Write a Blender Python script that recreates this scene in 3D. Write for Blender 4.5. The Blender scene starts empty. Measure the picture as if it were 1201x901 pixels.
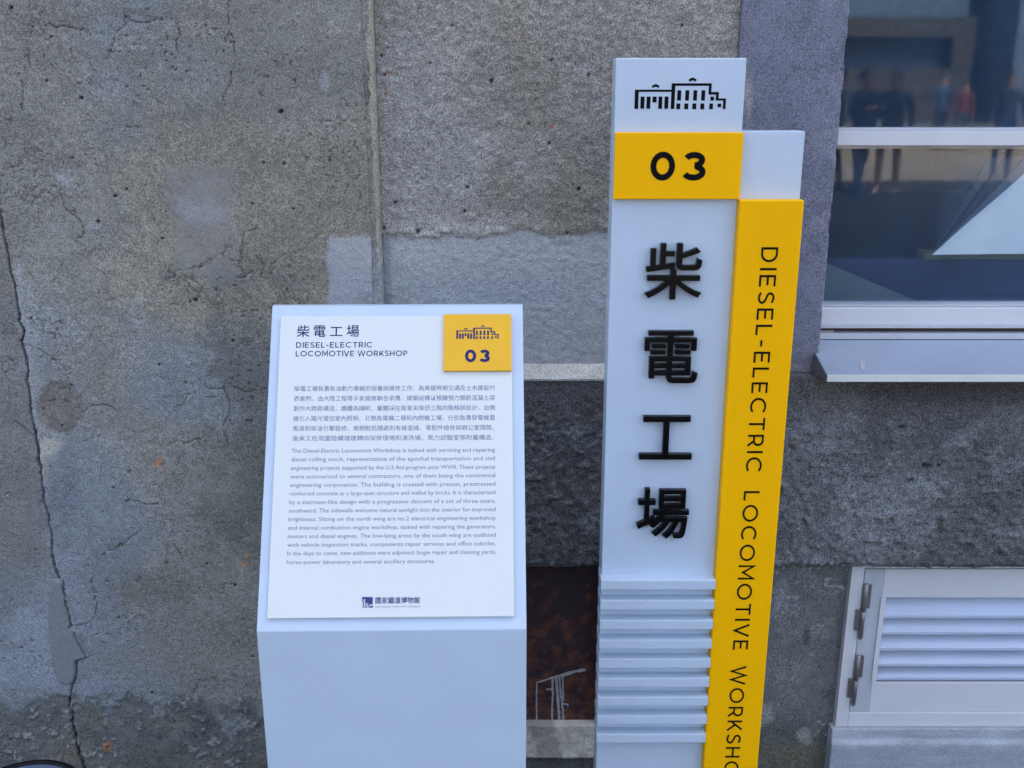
import bpy, bmesh, math, random
import numpy as np
from mathutils import Vector, Matrix

R = math.radians
scene = bpy.context.scene
C = scene.collection
random.seed(4)

# ------------------------------------------------------------------ camera, sky, sun, exposure
F, CX, CY, HC, PITCH = 1168.0, 600.5, 450.5, 1.45, R(16.55)
cam_d = bpy.data.cameras.new('camera')
cam_d.sensor_width = 36.0
cam_d.lens = F / 1201.0 * 36.0
cam_d.clip_start = 0.05
cam_d.clip_end = 2000
cam_d.dof.use_dof = True
cam_d.dof.focus_distance = 1.76
cam_d.dof.aperture_fstop = 9.0
cam = bpy.data.objects.new('camera', cam_d)
C.objects.link(cam)
cam.location = (0, 0, HC)
cam.rotation_euler = (R(90) - PITCH, 0, 0)
scene.camera = cam

SUN_EL, SUN_AZ = R(48), R(14)          # azimuth measured from +Y (behind the workshop) towards +X
world = bpy.data.worlds.new('World')
scene.world = world
world.use_nodes = True
wn = world.node_tree
sky = wn.nodes.new('ShaderNodeTexSky')
sky.sky_type = 'NISHITA'
sky.sun_disc = False
sky.sun_elevation = SUN_EL
sky.sun_rotation = SUN_AZ
sky.air_density = 0.6
sky.dust_density = 10.0
sky.ozone_density = 1.0
wn.links.new(sky.outputs[0], wn.nodes['Background'].inputs[0])
wn.nodes['Background'].inputs[1].default_value = 0.15
sd = bpy.data.lights.new('sun', 'SUN')
sd.energy = 2.0
sd.angle = R(0.5)
sd.color = (1.0, 0.94, 0.85)
sun = bpy.data.objects.new('sun', sd)
C.objects.link(sun)
sdir = Vector((math.sin(SUN_AZ) * math.cos(SUN_EL), math.cos(SUN_AZ) * math.cos(SUN_EL), math.sin(SUN_EL)))
sun.rotation_euler = sdir.to_track_quat('Z', 'Y').to_euler()
sun.location = (3, 8, 20)
vs = scene.view_settings
vs.view_transform = 'Standard'
vs.look = 'None'
vs.exposure = 3.05
vs.gamma = 1.0

# ------------------------------------------------------------------ helpers
CP, SP = math.cos(PITCH), math.sin(PITCH)

def ray(px, py):
    dx, dy = (px - CX) / F, (CY - py) / F
    return Vector((dx, CP + dy * SP, -SP + dy * CP))

def P(px, py, Y):                      # point of the upright plane y = Y that stands at this pixel
    d = ray(px, py)
    return Vector((0, 0, HC)) + d * (Y / d.y)

def proj(x, y, z):                     # world -> photo pixel (numpy), for laying out stains and cracks on a wall
    zz = z - HC
    dep = y * CP - zz * SP
    return CX + F * x / dep, CY - F * (y * SP + zz * CP) / dep

def lin(r, g, b):
    f = lambda c: (c / 255 / 12.92) if c <= 10.3 else ((c / 255 + 0.055) / 1.055) ** 2.4
    return np.array([f(r), f(g), f(b)])

LIGHT = np.array([0.74, 0.82, 1.05])
def A(r, g, b):                        # surface colour from the way it looks in the blue open shade
    return np.clip(lin(r, g, b) / LIGHT, 0.004, 0.85)

def mesh_from(verts, faces):
    m = bpy.data.meshes.new('mesh')
    m.from_pydata([tuple(v) for v in verts], [], faces)
    m.update()
    return m

def link(name, mesh, mat=None, parent=None):
    o = bpy.data.objects.new(name, mesh)
    mesh.name = name
    C.objects.link(o)
    if mat is not None:
        mesh.materials.clear()
        mesh.materials.append(mat)
    if parent is not None:
        o.parent = parent
        root = parent
        while root.parent:
            root = root.parent
        if parent.parent is None and parent.type == 'EMPTY':
            o.matrix_parent_inverse = Matrix.Translation(-parent.location)
    return o

def thing(name, label, cat, loc=(0, 0, 0), group=None):
    o = bpy.data.objects.new(name, None)
    o.empty_display_size = 0.1
    C.objects.link(o)
    o.location = loc
    o['label'] = label
    o['category'] = cat
    if group:
        o['group'] = group
    return o

def tag(o, label, cat, group=None):
    o['label'] = label
    o['category'] = cat
    if group:
        o['group'] = group
    return o

def box_bm(bm, x0, x1, y0, y1, z0, z1):
    vs_ = [bm.verts.new(p) for p in ((x0, y0, z0), (x1, y0, z0), (x1, y1, z0), (x0, y1, z0),
                                     (x0, y0, z1), (x1, y0, z1), (x1, y1, z1), (x0, y1, z1))]
    for f in ((0, 3, 2, 1), (4, 5, 6, 7), (0, 1, 5, 4), (1, 2, 6, 5), (2, 3, 7, 6), (3, 0, 4, 7)):
        bm.faces.new([vs_[i] for i in f])

def finish(bm, bevel=0.0, seg=2, smooth=True):
    if bevel > 0:
        bmesh.ops.bevel(bm, geom=bm.edges[:], offset=bevel, segments=seg, profile=0.6, affect='EDGES')
    bmesh.ops.recalc_face_normals(bm, faces=bm.faces[:])
    m = bpy.data.meshes.new('mesh')
    bm.to_mesh(m)
    bm.free()
    return m

def box(x0, x1, y0, y1, z0, z1, bevel=0.0, seg=2):
    bm = bmesh.new()
    box_bm(bm, x0, x1, y0, y1, z0, z1)
    return finish(bm, bevel, seg)

def prism(profile, x0, x1, bevel=0.0):  # (y, z) outline swept along x
    bm = bmesh.new()
    a = [bm.verts.new((x0, y, z)) for y, z in profile]
    b = [bm.verts.new((x1, y, z)) for y, z in profile]
    bm.faces.new(a)
    bm.faces.new(b[::-1])
    n = len(a)
    for i in range(n):
        bm.faces.new((a[i], b[i], b[(i + 1) % n], a[(i + 1) % n]))
    return finish(bm, bevel)

# ------------------------------------------------------------------ numpy noise
def _h(ix, iy, seed):
    n = (ix.astype(np.int64) * 374761393 + iy.astype(np.int64) * 668265263 + seed * 1442695041) & 0xffffffff
    n = ((n ^ (n >> 13)) * 1274126177) & 0xffffffff
    n = (n ^ (n >> 16)) & 0xffffffff
    return n / 4294967295.0

def vnoise(x, y, seed):
    ix, iy = np.floor(x), np.floor(y)
    fx, fy = x - ix, y - iy
    fx = fx * fx * (3 - 2 * fx)
    fy = fy * fy * (3 - 2 * fy)
    a, b = _h(ix, iy, seed), _h(ix + 1, iy, seed)
    c, d = _h(ix, iy + 1, seed), _h(ix + 1, iy + 1, seed)
    return (a * (1 - fx) + b * fx) * (1 - fy) + (c * (1 - fx) + d * fx) * fy

def fbm(x, y, scale, oct_=4, seed=1, gain=0.5):      # scale = size in metres of the largest lumps
    s, amp, tot = 0, 1.0, 0
    for o in range(oct_):
        k = 2.03 ** o / scale
        s = s + amp * vnoise(x * k + 17.3 * o, y * k - 9.1 * o, seed + o * 7)
        tot += amp
        amp *= gain
    return s / tot

def sst(a, b, v):
    t = np.clip((v - a) / (b - a), 0, 1)
    return t * t * (3 - 2 * t)

def polydist(px, py, pts):
    best = np.full(px.shape, 1e9)
    for (x0, y0), (x1, y1) in zip(pts[:-1], pts[1:]):
        dx, dy = x1 - x0, y1 - y0
        L = dx * dx + dy * dy + 1e-9
        t = np.clip(((px - x0) * dx + (py - y0) * dy) / L, 0, 1)
        best = np.minimum(best, np.hypot(px - x0 - t * dx, py - y0 - t * dy))
    return best

def blob(px, py, cx, cy, rx, ry, soft, nz=0.0):
    return 1 - sst(1 - soft, 1 + soft, np.hypot((px - cx) / rx, (py - cy) / ry) + nz)

def inpoly(px, py, pts):
    ins = np.zeros(px.shape, bool)
    n = len(pts)
    for i in range(n):
        x0, y0 = pts[i]
        x1, y1 = pts[(i + 1) % n]
        c = ((y0 > py) != (y1 > py)) & (px < (x1 - x0) * (py - y0) / (y1 - y0 + 1e-12) + x0)
        ins ^= c
    return ins

def mixc(c, col, m):
    return c * (1 - m[..., None]) + np.asarray(col) * m[..., None]

def wall_sheet(name, x0, x1, z0, z1, Y, step, fn, mat, parent, back=0.12):
    nx = max(2, int(round((x1 - x0) / step)) + 1)
    nz = max(2, int(round((z1 - z0) / step)) + 1)
    X, Z = np.meshgrid(np.linspace(x0, x1, nx), np.linspace(z0, z1, nz))
    px, py = proj(X, np.full(X.shape, Y), Z)
    res = fn(X, Z, px, py)
    dy, col = res[0], res[1]
    alp = (res[2] if len(res) > 2 else np.ones(X.shape)).reshape(-1, 1)
    V = np.stack([X, Y + dy, Z], -1).reshape(-1, 3)
    colr = col.reshape(-1, 3)
    idx = np.arange(nx * nz).reshape(nz, nx)
    q = np.stack([idx[:-1, :-1], idx[:-1, 1:], idx[1:, 1:], idx[1:, :-1]], -1).reshape(-1, 4)
    # a rim that runs back from the four borders so that the slab has thickness
    ring = np.concatenate([idx[0, :], idx[1:, -1], idx[-1, -2::-1], idx[-2:0:-1, 0]])
    rb = V[ring].copy()
    rb[:, 1] = Y + back
    base = len(V)
    n = len(ring)
    i = np.arange(n)
    j = (i + 1) % n
    q2 = np.stack([ring[i], base + i, base + j, ring[j]], -1)
    V = np.concatenate([V, rb])
    colr = np.concatenate([colr, colr[ring]])
    alp = np.concatenate([alp, alp[ring]])
    Q = np.concatenate([q, q2]).astype(np.int32)
    m = bpy.data.meshes.new(name)
    m.vertices.add(len(V))
    m.vertices.foreach_set('co', V.astype(np.float32).ravel())
    m.loops.add(Q.size)
    m.loops.foreach_set('vertex_index', Q.ravel())
    m.polygons.add(len(Q))
    m.polygons.foreach_set('loop_start', np.arange(0, Q.size, 4, dtype=np.int32))
    m.polygons.foreach_set('loop_total', np.full(len(Q), 4, np.int32))
    sm = np.ones(len(Q), bool)
    sm[len(q):] = False
    m.polygons.foreach_set('use_smooth', sm)
    m.update(calc_edges=True)
    at = m.color_attributes.new('tint', 'FLOAT_COLOR', 'POINT')
    at.data.foreach_set('color', np.concatenate([colr, alp], 1).astype(np.float32).ravel())
    return link(name, m, mat, parent)

# ------------------------------------------------------------------ materials
def new_mat(name):
    m = bpy.data.materials.new(name)
    m.use_nodes = True
    nt = m.node_tree
    return m, nt, nt.nodes['Principled BSDF']

def noise(nt, scale, detail=3, rough=0.55, coord=None, w=None):
    n = nt.nodes.new('ShaderNodeTexNoise')
    n.inputs['Scale'].default_value = scale
    n.inputs['Detail'].default_value = detail
    n.inputs['Roughness'].default_value = rough
    if coord is not None:
        nt.links.new(coord, n.inputs['Vector'])
    return n.outputs['Fac']

def ramp(nt, fac, stops):
    r = nt.nodes.new('ShaderNodeValToRGB')
    e = r.color_ramp.elements
    while len(e) < len(stops):
        e.new(0.5)
    for el, (p, c) in zip(e, stops):
        el.position = p
        el.color = (c, c, c, 1) if not hasattr(c, '__len__') else (*c, 1)
    nt.links.new(fac, r.inputs[0])
    return r.outputs[0]

def mul(nt, a, b, fac=1.0):
    n = nt.nodes.new('ShaderNodeMix')
    n.data_type = 'RGBA'
    n.blend_type = 'MULTIPLY'
    n.inputs[0].default_value = fac
    for s, v in ((6, a), (7, b)):
        if hasattr(v, 'is_linked'):
            nt.links.new(v, n.inputs[s])
        else:
            n.inputs[s].default_value = (*v, 1)
    return n.outputs[2]

def mixn(nt, fac, a, b):
    n = nt.nodes.new('ShaderNodeMix')
    n.data_type = 'RGBA'
    nt.links.new(fac, n.inputs[0])
    for s, v in ((6, a), (7, b)):
        if hasattr(v, 'is_linked'):
            nt.links.new(v, n.inputs[s])
        else:
            n.inputs[s].default_value = (*v, 1)
    return n.outputs[2]

def objco(nt):
    return nt.nodes.new('ShaderNodeTexCoord').outputs['Object']

def concrete(name, grain=420, gcon=0.35, speck=0.25, bump=0.35, bscale=300, bdist=0.002):
    m, nt, b = new_mat(name)
    co = objco(nt)
    a = nt.nodes.new('ShaderNodeAttribute')
    a.attribute_name = 'tint'
    g = ramp(nt, noise(nt, grain, 1, 0.6, co), [(0.34, 1 - gcon), (0.66, 1 + gcon)])
    g2 = ramp(nt, noise(nt, grain * 0.2, 3, 0.6, co), [(0.3, 1 - gcon * 0.25), (0.7, 1 + gcon * 0.25)])
    # dark sand grains / pin holes and pale grains
    d = ramp(nt, noise(nt, grain * 0.62, 1, 0.5, co), [(0.24, 1 - speck * 2.2), (0.36, 1.0)])
    l = nt.nodes.new('ShaderNodeMapping')
    l.inputs['Location'].default_value = (3.1, 1.7, 5.3)
    nt.links.new(co, l.inputs['Vector'])
    pale = ramp(nt, noise(nt, grain * 0.7, 1, 0.5, l.outputs[0]), [(0.66, 1.0), (0.76, 1 + speck * 1.6)])
    k = mul(nt, mul(nt, g, g2), mul(nt, d, pale))
    full = mul(nt, a.outputs['Color'], k)
    col = mixn(nt, a.outputs['Alpha'], a.outputs['Color'], full)
    nt.links.new(col, b.inputs['Base Color'])
    b.inputs['Roughness'].default_value = 0.92
    b.inputs['Specular IOR Level'].default_value = 0.25
    bp = nt.nodes.new('ShaderNodeBump')
    bp.inputs['Strength'].default_value = bump
    bp.inputs['Distance'].default_value = bdist
    nt.links.new(noise(nt, bscale, 5, 0.65, co), bp.inputs['Height'])
    nt.links.new(bp.outputs[0], b.inputs['Normal'])
    return m

def paint(name, col, rough=0.4, var=0.04, bump=0.03, bscale=700, metal=0.0, spec=0.5):
    m, nt, b = new_mat(name)
    co = objco(nt)
    v = ramp(nt, noise(nt, 9, 4, 0.6, co), [(0.3, 1 - var), (0.7, 1 + var)])
    mp = nt.nodes.new('ShaderNodeMapping')
    mp.inputs['Scale'].default_value = (1.0, 1.0, 0.05)
    nt.links.new(co, mp.inputs['Vector'])
    v = mul(nt, v, ramp(nt, noise(nt, 70, 4, 0.7, mp.outputs[0]), [(0.35, 1 - var * 0.3), (0.65, 1 + var * 0.1)]))
    nt.links.new(mul(nt, tuple(col), v), b.inputs['Base Color'])
    rr = ramp(nt, noise(nt, 25, 4, 0.6, co), [(0.3, max(0.02, rough - 0.08)), (0.7, rough + 0.08)])
    nt.links.new(rr, b.inputs['Roughness'])
    b.inputs['Metallic'].default_value = metal
    b.inputs['Specular IOR Level'].default_value = spec
    if bump > 0:
        bp = nt.nodes.new('ShaderNodeBump')
        bp.inputs['Strength'].default_value = bump
        bp.inputs['Distance'].default_value = 0.0006
        nt.links.new(noise(nt, bscale, 2, 0.5, co), bp.inputs['Height'])
        nt.links.new(bp.outputs[0], b.inputs['Normal'])
    return m

M = {}
M['pier'] = concrete('weathered_concrete', 380, 0.36, 0.22, 0.6, 330, 0.0028)
M['render'] = concrete('sand_render', 370, 0.40, 0.20, 0.9, 260, 0.0045)
M['plaster'] = concrete('smooth_plaster', 380, 0.32, 0.2, 0.6, 300, 0.003)
M['plinth'] = concrete('dark_rough_concrete', 350, 0.48, 0.28, 1.0, 220, 0.005)
M['base'] = concrete('damp_concrete', 370, 0.46, 0.26, 0.6, 300, 0.003)
M['white'] = paint('pale_grey_blue_powder_coat', (0.50, 0.585, 0.665), 0.38, 0.03, 0.06, 900)
M['plate'] = paint('white_acrylic', (0.665, 0.68, 0.625), 0.45, 0.008, 0.0)
M['yellow'] = paint('yellow_enamel', (0.97, 0.475, 0.001), 0.5, 0.02, 0.06, 900, 0.0, 0.08)
M['tile'] = paint('yellow_print', (0.80, 0.44, 0.035), 0.5, 0.02, 0.0, 700, 0.0, 0.1)
M['black'] = paint('black_acrylic', (0.0014, 0.0014, 0.002), 0.3, 0.05, 0.0, 700, 0.0, 0.22)
M['ink_dark'] = paint('black_ink', (0.0030, 0.0024, 0.0034), 0.6, 0.05, 0.0, 700, 0.0, 0.1)
M['navy'] = paint('navy_ink', (0.026, 0.026, 0.12), 0.6, 0.05, 0.0, 700, 0.0, 0.1)
M['ink'] = paint('lavender_ink', (0.17, 0.175, 0.29), 0.5, 0.05, 0.0)
M['blue_ink'] = paint('blue_ink', (0.015, 0.03, 0.16), 0.5, 0.05, 0.0)
M['alu'] = paint('grey_aluminium', (0.50, 0.52, 0.55), 0.36, 0.06, 0.05, 500, 0.1)
M['alu_sill'] = paint('dusty_aluminium', (0.33, 0.385, 0.45), 0.42, 0.06, 0.05, 300, 0.2)
M['alu_light'] = paint('pale_aluminium', (0.63, 0.62, 0.62), 0.36, 0.025, 0.04, 500, 0.0)
M['slat'] = paint('bluish_aluminium', (0.47, 0.53, 0.63), 0.36, 0.03, 0.04, 500, 0.0)
M['steel'] = paint('dull_steel', (0.30, 0.28, 0.28), 0.38, 0.12, 0.1, 400, 0.8)
M['gasket'] = paint('brown_gasket', (0.07, 0.045, 0.03), 0.7, 0.2, 0.1, 200)
M['dark'] = paint('dark_interior', (0.05, 0.05, 0.055), 0.8, 0.2, 0.0)
M['rubber'] = paint('black_plastic', (0.003, 0.003, 0.004), 0.5, 0.1, 0.0, 700, 0.0, 0.2)
M['runs'] = paint('dried_paint', (0.40, 0.40, 0.41), 0.7, 0.12, 0.2, 300)

def rust_mat():
    m, nt, b = new_mat('rusty_steel')
    co = objco(nt)
    sx = nt.nodes.new('ShaderNodeSeparateXYZ')
    nt.links.new(co, sx.inputs[0])
    hz = nt.nodes.new('ShaderNodeMath')
    hz.operation = 'MULTIPLY_ADD'
    nt.links.new(sx.outputs['Z'], hz.inputs[0])
    hz.inputs[1].default_value = -0.42
    hz.inputs[2].default_value = 0.125
    ad0 = nt.nodes.new('ShaderNodeMath')
    nt.links.new(noise(nt, 34, 8, 0.68, co), ad0.inputs[0])
    nt.links.new(hz.outputs[0], ad0.inputs[1])
    n1 = ad0.outputs[0]
    base = ramp(nt, n1, [(0.46, (0.040, 0.020, 0.026)), (0.56, (0.105, 0.038, 0.026)), (0.70, (0.24, 0.085, 0.025))])
    n2 = ramp(nt, noise(nt, 260, 3, 0.6, co), [(0.3, 0.6), (0.7, 1.3)])
    spk = ramp(nt, noise(nt, 210, 1, 0.5, co), [(0.77, (0, 0, 0)), (0.80, (0.16, 0.16, 0.16))])
    col = mul(nt, base, n2)
    ad = nt.nodes.new('ShaderNodeMix')
    ad.data_type = 'RGBA'
    ad.blend_type = 'ADD'
    ad.inputs[0].default_value = 1
    nt.links.new(col, ad.inputs[6])
    nt.links.new(spk, ad.inputs[7])
    nt.links.new(ad.outputs[2], b.inputs['Base Color'])
    b.inputs['Roughness'].default_value = 0.7
    bp = nt.nodes.new('ShaderNodeBump')
    bp.inputs['Strength'].default_value = 0.5
    bp.inputs['Distance'].default_value = 0.003
    nt.links.new(noise(nt, 90, 5, 0.6, co), bp.inputs['Height'])
    nt.links.new(bp.outputs[0], b.inputs['Normal'])
    return m
M['rust'] = rust_mat()

def glass_mat():
    m, nt, b = new_mat('window_glass')
    for n in list(nt.nodes):
        if n.type != 'OUTPUT_MATERIAL':
            nt.nodes.remove(n)
    out = nt.nodes['Material Output']
    tr = nt.nodes.new('ShaderNodeBsdfTransparent')
    tr.inputs[0].default_value = (0.94, 0.97, 0.985, 1)
    gl = nt.nodes.new('ShaderNodeBsdfGlossy')
    gl.inputs['Roughness'].default_value = 0.028
    gl.inputs['Color'].default_value = (0.80, 0.90, 1.0, 1)
    lw = nt.nodes.new('ShaderNodeLayerWeight')
    lw.inputs['Blend'].default_value = 0.5
    pw = nt.nodes.new('ShaderNodeMath')
    pw.operation = 'POWER'
    nt.links.new(lw.outputs['Facing'], pw.inputs[0])
    pw.inputs[1].default_value = 5.0
    ma = nt.nodes.new('ShaderNodeMath')
    ma.operation = 'MULTIPLY_ADD'
    nt.links.new(pw.outputs[0], ma.inputs[0])
    ma.inputs[1].default_value = 0.95
    ma.inputs[2].default_value = 0.042
    mx = nt.nodes.new('ShaderNodeMixShader')
    nt.links.new(ma.outputs[0], mx.inputs[0])
    nt.links.new(tr.outputs[0], mx.inputs[1])
    nt.links.new(gl.outputs[0], mx.inputs[2])
    # a thin dust film, tinted blue to paint a navy haze into the pane
    df = nt.nodes.new('ShaderNodeBsdfDiffuse')
    df.inputs[0].default_value = (0.20, 0.38, 0.66, 1)
    co = objco(nt)
    dn = ramp(nt, noise(nt, 5, 5, 0.7, co), [(0.3, 0.03), (0.8, 0.06)])
    m2 = nt.nodes.new('ShaderNodeMixShader')
    nt.links.new(dn, m2.inputs[0])
    nt.links.new(mx.outputs[0], m2.inputs[1])
    nt.links.new(df.outputs[0], m2.inputs[2])
    nt.links.new(m2.outputs[0], out.inputs[0])
    return m
M['glass'] = glass_mat()

def ground_mat(name, c0, c1, scale):
    m, nt, b = new_mat(name)
    co = objco(nt)
    col = ramp(nt, noise(nt, scale, 8, 0.65, co), [(0.3, c0), (0.7, c1)])
    g = ramp(nt, noise(nt, 180, 3, 0.6, co), [(0.3, 0.75), (0.7, 1.25)])
    nt.links.new(mul(nt, col, g), b.inputs['Base Color'])
    b.inputs['Roughness'].default_value = 0.9
    bp = nt.nodes.new('ShaderNodeBump')
    bp.inputs['Strength'].default_value = 0.5
    bp.inputs['Distance'].default_value = 0.004
    nt.links.new(noise(nt, 150, 4, 0.6, co), bp.inputs['Height'])
    nt.links.new(bp.outputs[0], b.inputs['Normal'])
    return m
M['asphalt'] = ground_mat('asphalt', (0.045, 0.045, 0.047), (0.075, 0.072, 0.07), 0.8)
M['paving'] = ground_mat('beige_paving', (0.19, 0.16, 0.12), (0.26, 0.22, 0.17), 0.5)
M['facade'] = ground_mat('brown_facade', (0.030, 0.026, 0.021), (0.042, 0.037, 0.029), 0.4)
M['blue_facade'] = ground_mat('blue_grey_facade', (0.05, 0.085, 0.125), (0.08, 0.12, 0.165), 0.4)

# ------------------------------------------------------------------ ground
def sheet(name, x0, x1, y0, y1, z, mat):
    o = link(name, mesh_from([(x0, y0, z), (x1, y0, z), (x1, y1, z), (x0, y1, z)], [(0, 1, 2, 3)]), mat)
    o['kind'] = 'structure'
    return o
sheet('ground', -400, 400, -400, 400, 0.0, M['asphalt'])
sheet('paving', -60, 60, -36, -12.6, 0.004, M['paving'])

# ------------------------------------------------------------------ the workshop wall
Y_PIER, Y_REND, Y_SUR, Y_PLI, Y_BASE, Y_CORE = 1.815, 1.840, 1.832, 1.812, 1.862, 1.96
bld = thing('workshop_building', 'weathered grey concrete workshop wall with cracks, a window and a louvred hatch behind the signs', 'building', (0, 1.9, 0))

x_seam = P(438, 170, Y_PIER).x
x_sur = P(867, 40, Y_REND).x
x_jamb = P(975, 250, Y_SUR).x
z_cap0 = P(660, 428, Y_REND).z
z_cap1 = P(660, 443.5, Y_PLI).z
z_over = P(660, 667, Y_PLI).z
z_sill = P(1000, 398, 1.87).z
Z_DENSE = 1.72
X_WIN1, Z_WIN1 = 2.25, 2.62

CRACK = [(-3, 236), (0, 248), (5, 267), (9, 293), (12.6, 323), (20, 350), (22, 377), (26.5, 388), (25, 400), (30.6, 426.5), (33.3, 456.5),
         (38.3, 486.5), (42.6, 513), (44, 533), (49.3, 566.4), (53.5, 596), (57.4, 620), (60, 643), (63.5, 667), (66.8, 678.5)]
CRACK2 = [(73, 682), (77, 712), (81, 735), (79, 737)]
CRACK3 = [(98, 773), (90, 776), (88, 797), (83.5, 804), (83, 827), (86, 854), (88, 875), (93, 890), (99, 905)]
FINE = [[(146, 20), (138, 47), (133, 62), (123, 71)], [(270, 0), (271, 50), (273, 67), (269, 83), (273, 99), (260, 115), (264, 121)],
        [(72, 227), (80, 247), (95, 258), (97, 273)], [(300, 262), (285, 277), (283, 290)],
        [(97, 483), (120, 474), (135, 480)], [(95, 516), (115, 510)], [(203, 483), (226, 465)], [(201, 522), (220, 516), (233, 513)],
        [(143, 586), (153, 586.5), (166, 590), (186, 591)], [(110, 680), (114.6, 710), (112, 723.6), (103.5, 732), (102, 737)],
        [(262, 698), (267, 688), (279, 687)], [(84, 733), (104, 735)], [(55, 25), (68, 34), (95, 33)], [(17, 495), (40, 512)],
        [(150, 150), (168, 151)], [(262, 505), (268, 525)], [(250, 460), (310, 455)], [(160, 625), (132, 643), (118, 652)],
        [(86, 740), (95, 758), (102, 772)], [(30, 95), (26, 130)], [(205, 640), (214, 655)], [(283, 290), (279, 310), (286, 322)], [(300, 300), (309, 311), (305, 325), (318, 330)], [(309, 311), (322, 306)], [(296, 318), (288, 326), (276, 324)],
        [(262, 300), (272, 306), (282, 304)], [(40, 30), (30, 55), (36, 80)], [(146, 20), (160, 24), (188, 22)], [(205, 60), (212, 40), (208, 20)], [(265, 455), (272, 480), (262, 498)], [(98, 273), (92, 290)]]
PORES = [(95, 115, 2.6), (55, 95, 1.8), (135, 230, 2.0), (115, 260, 2.2), (329, 131, 3.2), (333, 192, 2), (344, 245, 1.7), (387, 188, 1.4), (36, 374, 1.8),
         (229, 352, 2.8), (223, 354, 1.5), (186, 428, 1.6), (273, 400, 2), (83, 452, 1.5), (309, 191, 1.5), (296, 239, 1.5), (152, 553, 1.6), (133, 572, 1.5),
         (178, 813, 2.0), (139, 725, 1.6), (243, 661, 1.4), (195, 660, 1.2), (85, 185, 1.5), (206, 82, 1.6), (60, 43, 1.5), (13, 9, 2.5), (276, 686, 2),
         (148, 222, 1.6), (190, 280, 1.6), (62, 470, 1.3), (50, 480, 1.3), (72, 500, 1.4), (297, 770, 1.8), (125, 682, 1.6), (42, 645, 1.4), (25, 760, 1.6)]

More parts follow.
